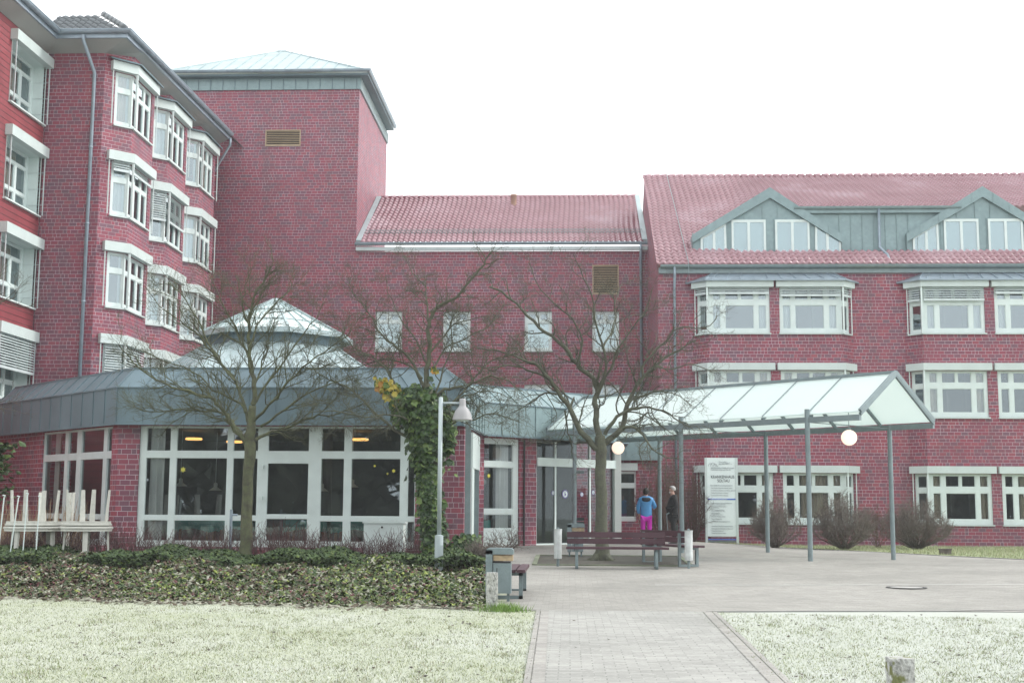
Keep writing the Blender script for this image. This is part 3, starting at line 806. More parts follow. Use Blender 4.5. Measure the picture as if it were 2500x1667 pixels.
# window wall of the dining room, with its glazed door
def colsB(xs): return [(FB.px(a, 1180)[0], FB.px(b, 1180)[0]) for a, b in xs]
cB = colsB([(353, 411), (427, 551), (566, 626), (651, 751), (782, 838), (856, 976), (995, 1012)])
def frac(q, b): W, H_ = b[1] - b[0], b[3] - b[2]; return ((q[0] - b[0]) / W, (q[1] - b[0]) / W, (q[2] - b[2]) / H_, (q[3] - b[2]) / H_)
cells = []
for i, (a, b) in enumerate(cB):
    if i == 3: rows = [(.57, 1.10), (1.20, 2.43), (2.72, 3.28)]
    else: rows = [(.56, 1.05), (1.17, 2.55), (2.72, 3.28)]
    for r in rows: cells.append(frac((a, b, *r), bw))
wB = window(pv, FB, *bw, cells, glass='glassdark', sill=False, name='window_front', bead=.008, fd=.05)
dh = MB()
for z in (.75, 1.55, 2.3): fbox(dh, FB, cB[3][0] - .13, cB[3][0] - .09, z, z + .09, -.03, .03)
dh.bar(FB.pt(cB[3][1] + .06, 1.25, .02), FB.pt(cB[3][1] + .06, 1.4, .02), .02, .03); dh.build('door_hardware', M['white'], wB)
cu = MB()
def drape(mb, F, a, b, z0, z1, o, st=.07):
    n = max(4, int((b - a) / st)); pr = None
    for i in range(n + 1):
        u = a + (b - a) * i / n; oo = o + .04 * (1 if i % 2 else -1) + R.uniform(-.012, .012)
        if pr: mb.face([F.pt(pr[0], z0, pr[1]), F.pt(u, z0, oo), F.pt(u, z1, oo), F.pt(pr[0], z1, pr[1])])
        pr = (u, oo)
drape(cu, FB, cB[0][0] + .05, cB[0][0] + .42, .5, 3.3, -.2); cu.build('curtain', M['curtain'], wB)
fr2 = [(.06, .17), (.25, .40)]
xs = [FA.px(a, 1160)[0] for a in (102, 151, 159, 180, 191, 245, 254, 265)]
cells = []
for i in range(0, 8, 2):
    for r in ((.56, 1.05), (1.17, 2.55), (2.72, 3.28)): cells.append(frac((xs[i], xs[i + 1], *r), aw))
wA = window(pv, FA, *aw, cells, glass='glassdark', frame='slat', sill=False, name='window_side', bead=.008, fd=.05)
cu = MB(); drape(cu, FA, xs[0] + .1, xs[0] + .5, .5, 3.3, -.3); cu.build('curtain', M['curtain'], wA)
w1 = window(pv, FD, *d1, [(.03, .85, .165, .30), (.03, .85, .345, .735), (.03, .85, .785, .955)], glass='glassdoor', sill=False, name='window_entrance')
cu = MB(); drape(cu, FD, .85, 1.25, .75, 3.25, -.25); cu.build('curtain', M['curtain'], w1)
# entrance doors: two fixed lights, sliding leaves, transom lights over a white beam
de = MB()
for q in ((2.14, 5.42, .33, .40), (2.14, 2.17, .40, 3.3), (5.36, 5.42, .4, 3.3)): fbox(de, FD, *q, -.1, -.02)
for s in (2.93, 4.36): fbox(de, FD, s - .03, s + .03, .40, 2.58, -.1, -.03)
for s in (2.93, 3.66, 4.36): fbox(de, FD, s - .035, s + .035, 2.82, 3.3, -.1, -.03)
fbox(de, FD, 2.14, 5.42, 2.58, 2.82, -.1, .05)
en = de.build('entrance_door', M['white'], pv)
ga = MB()
ga.face([FD.pt(2.17, .4, -.06), FD.pt(5.36, .4, -.06), FD.pt(5.36, 2.58, -.06), FD.pt(2.17, 2.58, -.06)])
ga.face([FD.pt(2.17, 2.82, -.06), FD.pt(5.36, 2.82, -.06), FD.pt(5.36, 3.3, -.06), FD.pt(2.17, 3.3, -.06)])
M['glassdoor'] = glass_mat('entrance_glass', .0, (.86, .9, .9))
ga.build('pane', M['glassdoor'], en)
lf = MB(); GR = simple('grey_green_door_frame', (.13, .16, .16), .5)
for s in (3.12, 3.19, 4.02): fbox(lf, FD, s - .025, s + .025, .42, 2.56, -1.3, -1.2)
for z in (.9, 1.02, 2.45): fbox(lf, FD, 2.2, 5.3, z, z + .09, -1.3, -1.2)
lf.build('inner_door_frame', GR, en)
RING = simple('sticker_ring', (.12, .10, .28), .5)
for s, z, r in ((2.84, 1.83, .07), (3.33, 1.80, .13), (4.02, 1.80, .07), (4.5, 1.86, .07)):
    st_ = MB(); c = FD.pt(s, z, -.045); e = [c + (FD.d * math.cos(a) + Vector((0, 0, 1)) * math.sin(a)) * r for a in [k * math.pi / 8 for k in range(16)]]; st_.face(e)
    e = [c + FD.n * .004 + (FD.d * math.cos(a) + Vector((0, 0, 1)) * math.sin(a)) * r * .72 for a in [k * math.pi / 8 for k in range(16)]]; st_.face(e, m=1)
    c2 = c + FD.n * .008
    for dx, z0_, z1_ in ((-.12, -.45, .5), (.1, -.3, .1)):
        st_.face([c2 + FD.d * (dx - .12) * r + Vector((0, 0, z0_ * r)), c2 + FD.d * (dx + .12) * r + Vector((0, 0, z0_ * r)), c2 + FD.d * (dx + .12) * r + Vector((0, 0, z1_ * r)), c2 + FD.d * (dx - .12) * r + Vector((0, 0, z1_ * r))], m=0)
    st_.build('round_sticker', [RING, M['white']], en)
vb = MB(); FV = Fr(FD.xy(2.1, -2.2), FD.xy(5.5, -2.2)); holes(vb, FV, 0, 3.4, .3, 3.3, [(.0, .55, 1.05, 2.5)], depth=.1)
vb.build('lobby_wall', M['brick'], pv)
vw = window(pv, FV, 0, .55, 1.05, 2.5, [(.0, .78, .1, .72), (.0, .78, .8, .95)], glass='glassdark', sill=False, name='lobby_window')
# one corner column of the entrance
cl_ = MB(); c = FD.xy(5.5, .02); cl_.aabb(c[0] - .10, c[0] + .10, c[1] - .1, c[1] + .1, .3, 3.3); cl_.build('entrance_column', M['colwhite'], pv)
dp = MB(); c = FD.xy(1.62, .05); cl_ = dp.tube([(*c, .33), (*c, 3.3)], .03, 6); dp.build('drain_pipe', M['black'], pv)
# rear part of the entrance building
FE = Fr((1.42, 46.3), (3.2, 46.3)); wall = MB(); we = (.30, .95, .95, 2.72)
holes(wall, FE, 0, FE.L, 0, 3.12, [we], depth=.12); wall.face([(WD[0], WD[1], 0), (1.42, 46.3, 0), (1.42, 46.3, 3.4), (WD[0], WD[1], 3.4)])
wall.build('rear_wall', M['brick'], pv)
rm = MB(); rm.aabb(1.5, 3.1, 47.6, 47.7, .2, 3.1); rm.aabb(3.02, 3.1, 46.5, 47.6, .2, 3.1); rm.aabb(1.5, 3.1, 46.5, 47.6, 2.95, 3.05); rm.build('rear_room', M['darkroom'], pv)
wE = window(pv, FE, *we[:2], .3, 2.72, [(.06, .94, .04, .26), (.06, .94, .33, .76), (.06, .94, .82, .97)], glass='glassdark', sill=False, name='narrow_window')
mb = MB(); fbox(mb, FE, 0, 1.0, 2.74, 3.0, 0, .15); mb.build('blind_box', M['box'], wE)
fz = MB(); Fq = Fr((1.2, 46.1), (3.3, 46.1)); fbox(fz, Fq, 0, 2.1, 3.1, 4.1, -.3, .1)
for k in range(4): fbox(fz, Fq, .3 + k * .5, .32 + k * .5, 3.1, 4.1, .1, .13)
fz.build('rear_fascia', M['zincpale'], pv)
# zinc fascia with standing seams, leaning back to a sloped upper band
FP = [(-16.4, 36.07), (-10.93, 30.6), (-2.54, 30.6), (-2.30, 34.85), (1.75, 38.90), (1.75, 46)]
fa = MB(); zb, zm, zt = 3.35, 4.22, 4.74
inn = offset(FP, -.55); sof = offset(FP, -.5)
for i in range(len(FP) - 1):
    A, B = FP[i], FP[i + 1]; mi = 1 if i >= 2 else 0  # same zinc, paler on right-hand faces: sky reflection put into the colour
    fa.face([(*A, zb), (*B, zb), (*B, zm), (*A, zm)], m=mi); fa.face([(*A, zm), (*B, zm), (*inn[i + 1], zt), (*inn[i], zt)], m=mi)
    fa.face([(*sof[i], zb + .01), (*sof[i + 1], zb + .01), (*B, zb), (*A, zb)])
    L = math.hypot(B[0] - A[0], B[1] - A[1]); F = Fr(A, B); n = int(L / .6)
    Fi = Fr(inn[i], inn[i + 1])
    for k in range(n + 1):
        s = L * k / n
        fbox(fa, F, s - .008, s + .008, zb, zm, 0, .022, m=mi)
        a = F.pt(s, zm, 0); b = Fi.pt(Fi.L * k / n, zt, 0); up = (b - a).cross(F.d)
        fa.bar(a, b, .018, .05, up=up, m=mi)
band(fa, FP, -.02, .035, zb - .03, zb + .02); band(fa, FP, -.01, .03, zm - .012, zm + .018); band(fa, inn, -.05, .03, zt - .02, zt + .03)
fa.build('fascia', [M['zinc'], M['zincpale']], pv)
# flat roof, tented lower roof, drum, glazed lantern
flat = MB(); flat.face([(*p, zt) for p in inn] + [(-6, 46, zt), (-16, 44, zt)]); flat.build('flat_roof', M['zinc'], pv)
cx, cy = -8.35, 35.9
def octo(r, z, k=0): return [Vector((cx + r * math.cos(math.pi / 8 + math.pi / 4 * i), cy + r * math.sin(math.pi / 8 + math.pi / 4 * i), z)) for i in range(8)]
lr = MB(); a, b = octo(4.1, 4.45), octo(2.0, 5.78)
for i in range(8):
    j = (i + 1) % 8; lr.face([a[i], a[j], b[j], b[i]]); lr.bar(a[i], b[i], .08, .08)
    for k in range(1, 5):
        f = k / 5; lr.bar(a[i].lerp(a[j], f), b[i].lerp(b[j], f), .02, .05)
lr.build('tent_roof', M['zincroof'], pv)
dr = MB(); b, c = octo(1.95, 5.7), octo(1.95, 6.2)
for i in range(8):
    j = (i + 1) % 8; dr.face([b[i], b[j], c[j], c[i]]); dr.bar(b[i], c[i], .06, .06)
dr.build('lantern_drum', M['zinc'], pv)
lt = MB(); c, d = octo(2.2, 6.1), octo(.08, 7.2)
for i in range(8):
    j = (i + 1) % 8; lt.face([c[i], c[j], d[j], d[i]])
lt.build('lantern_glazing', simple('milky_skylight', (.68, .78, .76), .25, .1, 2), pv)
lg = MB()
for i in range(8):
    j = (i + 1) % 8; lg.bar(c[i] + Vector((0, 0, .03)), d[i] + Vector((0, 0, .03)), .06, .06)
    for f in (.33, .67): lg.bar(c[i].lerp(c[j], f) + Vector((0, 0, .02)), d[i].lerp(d[j], f) + Vector((0, 0, .02)), .03, .04)
    lg.bar(c[i], c[j], .1, .14)
    for f in (.35, .68): lg.bar(c[i].lerp(d[i], f) + Vector((0, 0, .02)), c[j].lerp(d[j], f) + Vector((0, 0, .02)), .03, .03)
lg.build('glazing_bars', M['zincroof'], pv)
# dining room
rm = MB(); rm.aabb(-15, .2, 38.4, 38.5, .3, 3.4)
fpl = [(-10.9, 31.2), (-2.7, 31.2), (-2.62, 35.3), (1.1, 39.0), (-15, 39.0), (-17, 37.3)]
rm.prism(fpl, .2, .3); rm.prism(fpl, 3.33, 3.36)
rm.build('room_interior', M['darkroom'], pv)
cm = MB(); c = FB.pt(4.6, 0, -2.5); cm.tube([(c.x, c.y, .3), (c.x, c.y, 3.3)], .2, 14); cm.build('indoor_column', M['room'], pv)

lamp_m = emis('warm_lit_diffuser', (1, .50, .14), 1.3)
def ring_lamp(x, y, z, lab):
    mb = MB(); mb.lathe((x, y, z), [(.0, .03), (.20, .03), (.22, 0), (.20, -.025), (0, -.03)], 20)
    o = mb.build('ceiling_lamp', lamp_m); tag(o, lab, 'ceiling lamp', 'lit ceiling lamps in the dining room')
for px_, d_, lab in ((473, 2.2, 'lit oval ceiling lamp behind the wide left window pane'), (880, 2.2, 'lit oval ceiling lamp behind the right window next to the ivy'), (572, 3.6, 'small lit ceiling lamp beside the left tree trunk')):
    p = atY(px_, 1082 if px_ < 800 else 1054, 31 + d_); ring_lamp(p.x, p.y, 3.12, lab)
def pendant(px_, py_, Y, lab):
    p = atY(px_, py_, Y); t = thing('pendant_lamp', lab, 'pendant lamp', p, 'white pendant lamps in the dining room')
    mb = MB(); mb.lathe(p, [(.17, -.03), (.05, .06), (.05, .15), (.02, .17), (.0, .18)], 16); mb.build('lamp_shade', M['white'], t, smooth=True)
    mb = MB(); mb.tube([p + Vector((0, 0, .17)), (p.x, p.y, 3.3)], .006, 4); mb.build('cable', M['white'], t)
pendant(441, 1183, 32.6, 'white cone pendant lamp under the yellow star'); pendant(526, 1194, 33.4, 'white cone pendant lamp right of the one under the yellow star')
pendant(786, 1196, 33.2, 'white cone pendant lamp behind the narrow pane right of the glass door'); pendant(860, 1186, 33.2, 'white cone pendant lamp behind the pane left of the white cabinet')
teal = simple('teal_tablecloth', (.10, .36, .32), .8, .1)
def dining(x, y, lab, F=None):
    t = thing('dining_table', lab, 'table', (x, y, .3), 'laid dining tables behind the windows')
    mb = MB(); mb.aabb(x - .55, x + .55, y - .45, y + .45, 1.02, 1.05)
    q = [(x - .56, y - .46), (x + .56, y - .46), (x + .56, y + .46), (x - .56, y + .46)]
    for i in range(4):
        a, b = q[i], q[(i + 1) % 4]; c = ((a[0] + b[0]) / 2, (a[1] + b[1]) / 2)
        mb.face([(*a, 1.05), (*b, 1.05), (*b, .74), (*c, .86), (*a, .74)])
    mb.build('tablecloth', teal, t)
    mb = MB()
    for sx in (-.45, .45):
        for sy in (-.35, .35): mb.aabb(x + sx - .03, x + sx + .03, y + sy - .03, y + sy + .03, .3, 1.02)
    mb.build('leg', simple('table_wood', (.22, .12, .06), .6), t)
for x, y, lab in ((-8.4, 32.4, 'teal clothed table behind the left tree trunk'), (-6.7, 33.2, 'teal clothed table behind the glass door'), (-5.3, 32.2, 'teal clothed table behind the white cabinet'), (-9.6, 32.9, 'teal clothed table by the curtained left pane')): dining(x, y, lab)
q = FD.pt(.45, 0, -.9); dining(q.x, q.y, 'teal clothed table behind the tall window left of the entrance')
def star(px_, py_, r, F, lab, c=(.65, .6, .08)):
    s, z = F.px(px_, py_, -.08); mb = MB()
    P = []
    for k in range(12):
        a = math.pi * k / 6; rr = r if k % 2 == 0 else r * .5
        P.append(F.pt(s + rr * math.sin(a), z + rr * math.cos(a), -.08))
    Q = [p + F.n * .006 for p in P]; mb.face(Q)
    for k in range(12): mb.face([P[k], P[(k + 1) % 12], Q[(k + 1) % 12], Q[k]])
    o = mb.build('paper_star', simple('yellow_paper', c, .7)); tag(o, lab, 'star decoration', 'paper stars stuck on the windows')
star(447, 1146, .075, FB, 'larger yellow paper star on the wide left pane'); star(915, 1137, .035, FB, 'tiny pale star high on the pane beside the ivy')
star(961, 1149, .05, FB, 'green-yellow star at the right edge of the pane beside the ivy'); star(946, 1156, .03, FB, 'tiny star left of the green-yellow one'); star(1193, 1161, .07, FD, 'yellow paper star on the tall window left of the entrance')
# ================================================================ CANOPY
cn = thing('glass_canopy', 'long pitched canopy of milky glass on grey steel posts leading to the entrance', 'canopy', (5.5, 30.2, 0))
N0, N1 = Vector((6.51, 29.16, 3.58)), Vector((-.63, 36.3, 3.58)); F0, F1 = Vector((8.62, 30.93, 3.48)), Vector((1.48, 38.07, 3.48)); R0, R1 = Vector((7.54, 30.06, 4.55)), Vector((.42, 37.18, 4.55))
mk_ = NT('milky_canopy_glass'); b = mk_.b; mk_.nt.nodes.remove(b)
df = mk_.n('BsdfDiffuse'); df.inputs[0].default_value = (.84, .93, .91, 1); tl_ = mk_.n('BsdfTranslucent'); tl_.inputs[0].default_value = (.90, .97, .95, 1)
gl_ = mk_.n('BsdfGlossy'); gl_.inputs['Roughness'].default_value = .12
m1 = mk_.n('MixShader'); m1.inputs[0].default_value = .55; m2 = mk_.n('MixShader'); m2.inputs[0].default_value = .12
mk_.l(df.outputs[0], m1.inputs[1]); mk_.l(tl_.outputs[0], m1.inputs[2]); mk_.l(m1.outputs[0], m2.inputs[1]); mk_.l(gl_.outputs[0], m2.inputs[2]); mk_.l(m2.outputs[0], mk_.out.inputs[0])
fr_ = [0, .14] + [.14 + .126 * k for k in range(1, 7)] + [1]
for side, (E0, E1) in enumerate(((N0, N1), (F0, F1))):
    for i in range(len(fr_) - 1):
        a, b = fr_[i] + .0012, fr_[i + 1] - .0012
        mb = MB(); q = [E0.lerp(E1, a), E0.lerp(E1, b), R0.lerp(R1, b), R0.lerp(R1, a)]; u = Vector((0, 0, .012))
        mb.face([p + u for p in q]); mb.face([p - u for p in q][::-1])
        for k in range(4): mb.face([q[k] - u, q[(k + 1) % 4] - u, q[(k + 1) % 4] + u, q[k] + u])
        mb.build('glass_panel', mk_.mat, cn)
fm = MB()
for E0, E1 in ((N0, N1), (F0, F1)):
    for f in fr_:
        fm.bar(E0.lerp(E1, f) - Vector((0, 0, .06)), R0.lerp(R1, f) - Vector((0, 0, .06)), .06, .06)
    for f in fr_[1:-1]: fm.bar(E0.lerp(E1, f) + Vector((0, 0, .02)), R0.lerp(R1, f) + Vector((0, 0, .02)), .03, .012)
    fm.bar(E0 + Vector((0, 0, .01)), R0 + Vector((0, 0, .01)), .07, .1)
    fm.bar(E1 + Vector((0, 0, .01)), R1 + Vector((0, 0, .01)), .07, .1)
fm.bar(R0 + Vector((0, 0, .01)), R1 + Vector((0, 0, .01)), .14, .07)
fm.build('rafter', M['galv'], cn)
bN = [N0 + Vector((0, 0, -.13)), N1 + Vector((0, 0, -.13))]; bF = [F0 + Vector((0, 0, -.1)), F1 + Vector((0, 0, -.1))]
for (a, b) in (bN, bF):
    mb = MB(); mb.bar(a, b, .08, .13); mb.build('eaves_beam', M['galv'], cn)
PA = [(5.51, 30.15), (2.82, 32.85), (.14, 35.52)]; PBs = [(7.78, 31.75), (5.18, 34.35), (2.56, 36.97)]
for k, (x, y) in enumerate(PA):
    mb = MB(); mb.tube([(x, y, gz(x, y) - .05), (x, y, 3.70)], .058, 14)
    if k == 0 or k == 1: mb.aabb(x + .0, x + .14, y - .0, y + .14, 3.4, 3.62)
    mb.build('post', M['galv'], cn, smooth=False)
for x, y in PBs:
    mb = MB(); mb.tube([(x, y, gz(x, y) - .05), (x, y, 3.42)], .055, 14); mb.build('post', M['galv'], cn)
tr = MB()
for i in range(3):
    a = Vector((*PA[i], 3.40)); b = Vector((*PBs[i], 3.36)); tr.tube([a, b], .012, 6)
tr.build('tie_rod', M['galv'], cn)
globe_m = emis('opal_globe', (1, .72, .55), .55)
globe_m.node_tree.nodes['Principled BSDF'].inputs['Base Color'].default_value = (.9, .82, .76, 1)
for (px_, py_, Y, r, lab, nm) in ((2073, 1068, 30.9, .185, 'round opal globe lamp hanging at the open right end of the canopy', 0), (1509, 1093, 35.6, .175, 'round opal globe lamp hanging near the entrance above the white column', 1)):
    p = atY(px_, py_, Y); t = thing('globe_lamp', lab, 'globe lamp', p, 'globe lamps under the canopy')
    mb = MB(); mb.lathe(p, [(r * math.sin(math.pi * k / 14), -r * math.cos(math.pi * k / 14)) for k in range(15)], 24); mb.build('globe', globe_m, t, smooth=True)
    mb = MB(); mb.tube([p + Vector((0, 0, r - .01)), p + Vector((0, 0, r + .05))], .045, 12); mb.tube([p + Vector((0, 0, r)), (p.x, p.y, 4.4)], .01, 6); mb.build('hanger', M['galv'], t)

# ================================================================ GROUND
def grass_mat(name, c1, c2, c3, sc_=1.0, frost=False):
    m = NT(name)
    big = m.noise(.5 * sc_, 5, rough=.6); mid = m.noise(6 * sc_, 4, rough=.7); fine = m.noise(55 * sc_, 3, rough=.8, dist=.6)
    a = m.ramp(big, [(.3, c1), (.7, c2)]); a = m.mix(m.math('MULTIPLY', mid, .8), a, c4(c2))
    a = m.mix(m.math('GREATER_THAN', fine, .60), a, c4(c3))
    if frost:
        sx_ = m.n('SeparateXYZ'); m.l(m.pos(), sx_.inputs[0]); fx = m.math('MULTIPLY', m.math('ADD', sx_.outputs[0], m.math('MULTIPLY', big, 3)), .22)
        fx.node.use_clamp = True; a = m.mix(m.math('MULTIPLY', fx, .6), a, (.49, .51, .49, 1))
    m.l(a, m.b.inputs['Base Color']); m.b.inputs['Roughness'].default_value = .9; m.b.inputs['Specular IOR Level'].default_value = .2
    m.bump(fine, .6, .02); return m.mat
lawn_m = grass_mat('frosted_lawn', (.30, .335, .18), (.47, .485, .42), (.20, .21, .13), frost=True)
lawn2_m = grass_mat('rear_lawn', (.20, .25, .11), (.30, .33, .20), (.12, .15, .08))
def sheet(name, rows, m, off, kind='structure', dx=.8):
    """rows: (y, x_left, x_right) from near to far"""
    mb = MB(); out = []
    for (y0, a0, b0), (y1, a1, b1) in zip(rows, rows[1:]):
        n = max(1, int((y1 - y0) / .5)) if y1 <= 60 else 1
        for k in range(n): f = k / n; out.append((y0 + (y1 - y0) * f, a0 + (a1 - a0) * f, b0 + (b1 - b0) * f))
    out.append(rows[-1])
    for (y0, a0, b0), (y1, a1, b1) in zip(out, out[1:]):
        n = max(1, int((b0 - a0) / .5)) if b0 - a0 < 40 and y1 > 17 else 1
        for k in range(n):
            f, g_ = k / n, (k + 1) / n
            q = [(a0 + (b0 - a0) * f, y0), (a0 + (b0 - a0) * g_, y0), (a1 + (b1 - a1) * g_, y1), (a1 + (b1 - a1) * f, y1)]
            mb.face([(x, y, gz(x, y) + off) for x, y in q], uv=q)
    o = mb.build(name, m); return tag(o, kind=kind)
gb = MB(); gx = [-110, -40, -16] + [-15 + .5 * k for k in range(76)] + [30, 60, 110]; gy = [-60, -20, 0, 8] + [8.5 + .5 * k for k in range(94)] + [70, 120]
for y0, y1 in zip(gy, gy[1:]):
    for x0, x1 in zip(gx, gx[1:]):
        q = [(x0, y0), (x1, y0), (x1, y1), (x0, y1)]; gb.face([(x, y, gz(x, y)) for x, y in q], uv=q)
tag(gb.build('ground', lawn_m, smooth=True), kind='structure')
sheet('rear_lawn', [(32.3, 11.3, 30), (34.8, 9.8, 30), (42, 7.2, 30), (47.0, 4.7, 30), (48.7, 3.4, 30)], lawn2_m, .004)
pav = paver_mat('plaza_pavers', (.30, .287, .26), .2, .1); pth = paver_mat('path_pavers', (.335, .33, .305), .20, .10, .09)
pl_rows = [(17.85, -1.05, 1.85), (18.1, -1.05, 3.2), (18.35, -1.0, 5.2), (18.75, -1.0, 16), (20, -.9, 16), (24, -1.2, 14.6), (29, -1.6, 12.6), (32.4, -2.2, 11.2), (34.8, -2.3, 9.8), (36, -2.0, 9.35), (42, 1.2, 7.25), (46.3, 1.3, 5.0), (48.5, 1.4, 3.4)]
sheet('plaza', pl_rows, pav, .008)
sheet('path', [(2, -.1, 1.35), (10.5, -.20, 1.60), (17.88, -.28, 1.80)], pth, .010)
for nm, a, b in (('path_edging', (-.1, 2, -.28, 17.85), (-.17, -.12)), ('path_edging', (1.35, 2, 1.8, 17.85), (.0, .05))):
    mb = MB(); x0, y0, x1, y1 = a
    if b[0] < 0:
        mb.face([(x0 - .17, y0, .014), (x0 - .115, y0, .014), (x1 - .115, y1, .014), (x1 - .17, y1, .014)]); w0 = (-.11, 0)
    else:
        mb.face([(x0 + .13, y0, .014), (x0 + .185, y0, .014), (x1 + .185, y1, .014), (x1 + .13, y1, .014)]); w0 = (0, .12)
    mb.face([(x0 + w0[0], y0, .015), (x0 + w0[1], y0, .015), (x1 + w0[1], y1, .015), (x1 + w0[0], y1, .015)], uv=[(0, 0), (0, .11), (16, .11), (16, 0)])
    tag(mb.build(nm, paver_mat('edge_cobbles', (.325, .31, .285), .14, .12, .06)), kind='structure')
kb = MB()
kp = [(1.85, 17.86), (3.2, 18.1), (5.2, 18.36), (6.6, 18.76), (16, 18.9)]
for a, b in zip(kp, kp[1:]): kb.bar((*a, -.012), (*b, -.012), .03, .06)
kp = [(13.9, 26.6), (12.6, 29), (11.2, 32.4), (9.8, 34.8), (9.35, 36), (7.25, 42), (5.0, 46.3)]
for a, b in zip(kp, kp[1:]): kb.bar((*a, gz(*a)), (*b, gz(*b)), .06, .05)
tag(kb.build('kerb', simple('grey_kerb', (.24, .24, .23), .8)), kind='structure')
# white drainage line and the tree pit
ln = MB()
for k in range(15):
    x0, x1 = 1.5 + k * .5, 2.0 + k * .5; q = [(x0, 23.0 + .04 * k), (x1, 23.04 + .04 * k), (x1, 23.08 + .04 * k), (x0, 23.04 + .04 * k)]; ln.face([(x, y, gz(x, y) + .015) for x, y in q])
tag(ln.build('paving_line', simple('pale_stone_line', (.62, .62, .60), .7)), kind='structure')
tp = MB(); tp.face([(x, y, gz(x, y) + .018) for x, y in ((-.75, 27.9), (2.6, 27.9), (2.6, 31.2), (-.75, 31.2))])
tag(tp.build('tree_pit_soil', simple('pit_gravel', (.075, .07, .055), .95, .4, 6, fine=30)), kind='structure')
tk = MB(); q = [(-.75, 27.9), (2.6, 27.9), (2.6, 31.2), (-.75, 31.2)]
for i in range(4): a, b = q[i], q[(i + 1) % 4]; tk.bar((*a, gz(*a) + .0), (*b, gz(*b) + .0), .1, .07)
tag(tk.build('tree_pit_kerb', simple('mossy_kerb', (.17, .19, .13), .9, .3)), kind='structure')
mh = thing('manhole_cover', 'round manhole cover set in the paving', 'manhole cover', (5.78, 22.75, gz(5.78, 22.75)))
mb = MB(); c = (5.78, 22.75, gz(5.78, 22.75) + .016); mb.lathe(c, [(.34, 0), (.34, .006), (.29, .006), (.29, 0)], 28); mb.build('frame', simple('iron', (.06, .06, .06), .6), mh)
mb = MB(); mb.lathe(c, [(.27, 0), (.27, .004), (0, .004)], 28); mb.build('lid', simple('concrete_lid', (.36, .35, .33), .8), mh)

# lawn blades near the camera
def blades(name, n, area, hmin, hmax, mats, wd=.006, seed=1, lean=.8):
    r = random.Random(seed); V = []; Fc = []; mi = []
    while len(Fc) < n:
        x, y = area(r)
        if x is None: continue
        h = r.uniform(hmin, hmax); a = r.uniform(0, 6.283); dx, dy = math.cos(a), math.sin(a); l = r.uniform(.2, lean) * h
        b = r.uniform(0, 6.283); z = gz(x, y)
        i = len(V); V += [(x - dx * wd, y - dy * wd, z), (x + dx * wd, y + dy * wd, z), (x + math.cos(b) * l, y + math.sin(b) * l, z + h)]
        Fc.append((i, i + 1, i + 2)); mi.append(r.choices(range(len(mats)), [4, 3, 2][:len(mats)])[0])
    me = bpy.data.meshes.new(name); me.from_pydata(V, [], Fc)
    for m_ in mats: me.materials.append(m_)
    me.polygons.foreach_set('material_index', mi); me.update()
    o = bpy.data.objects.new(name, me); col.objects.link(o); return tag(o, kind='stuff')
def leaf_mat(name, c, tr=.25, rough=.6):
    m = NT(name); nz = m.noise(9, 2); cc = m.ramp(nz, [(.3, tuple(x * .75 for x in c)), (.7, tuple(min(1, x * 1.25) for x in c))])
    m.l(cc, m.b.inputs['Base Color']); m.b.inputs['Roughness'].default_value = rough; m.b.inputs['Specular IOR Level'].default_value = .3
    return m.mat
straw = [leaf_mat('frosted_blade', (.50, .52, .46)), leaf_mat('straw_blade', (.40, .42, .29)), leaf_mat('olive_blade', (.22, .25, .12))]
def lawn_area(r):
    y = 9.3 + (22.5 - 9.3) * r.random() ** 1.25
    half = y * .42; x = r.uniform(-half - .045 * y, half)
    if y > 17.8 and x > -1.05: return None, None
    if y > 18.3 + (-x - 1) * .15: return None, None
    if -.32 < x + (y - 10) * .008 < 1.73 and x < 1.56 + (y - 9) * .03: return None, None
    return x, y
blades('grass', 110000, lawn_area, .006, .026, straw, .004, lean=1.6)
CL = [lawn_area(random.Random(500 + k)) for k in range(900)]; CL = [c for c in CL if c[0] is not None]
def clump_area(r):
    c = r.choice(CL); x, y = c[0] + r.gauss(0, .06), c[1] + r.gauss(0, .09)
    return (x, y) if not (y > 17.8 and x > -1.05) and not (-.35 < x < 1.6 + (y - 9) * .03) else (None, None)
blades('grass_clumps', 9000, clump_area, .02, .045, [leaf_mat('olive_clump', (.20, .24, .11)), leaf_mat('brown_clump', (.22, .20, .13))], .004, 9, lean=1.2)
def rl_area(r):
    y = r.uniform(32.5, 48); x = r.uniform(5, 19)
    lim = 11.2 + (y - 32.4) * (4.7 - 11.2) / (47 - 32.4)
    return (x, y) if x > lim else (None, None)
blades('rear_grass', 14000, rl_area, .03, .09, [leaf_mat('rear_blade', (.28, .32, .16)), leaf_mat('rear_straw', (.38, .38, .24))], .012, 2)
green = leaf_mat('fresh_grass', (.16, .26, .06))
blades('grass_tuft', 700, lambda r: (-1.03 + r.gauss(.12, .14), 17.8 + r.gauss(-.02, .13)), .05, .14, [green], .006, 3)

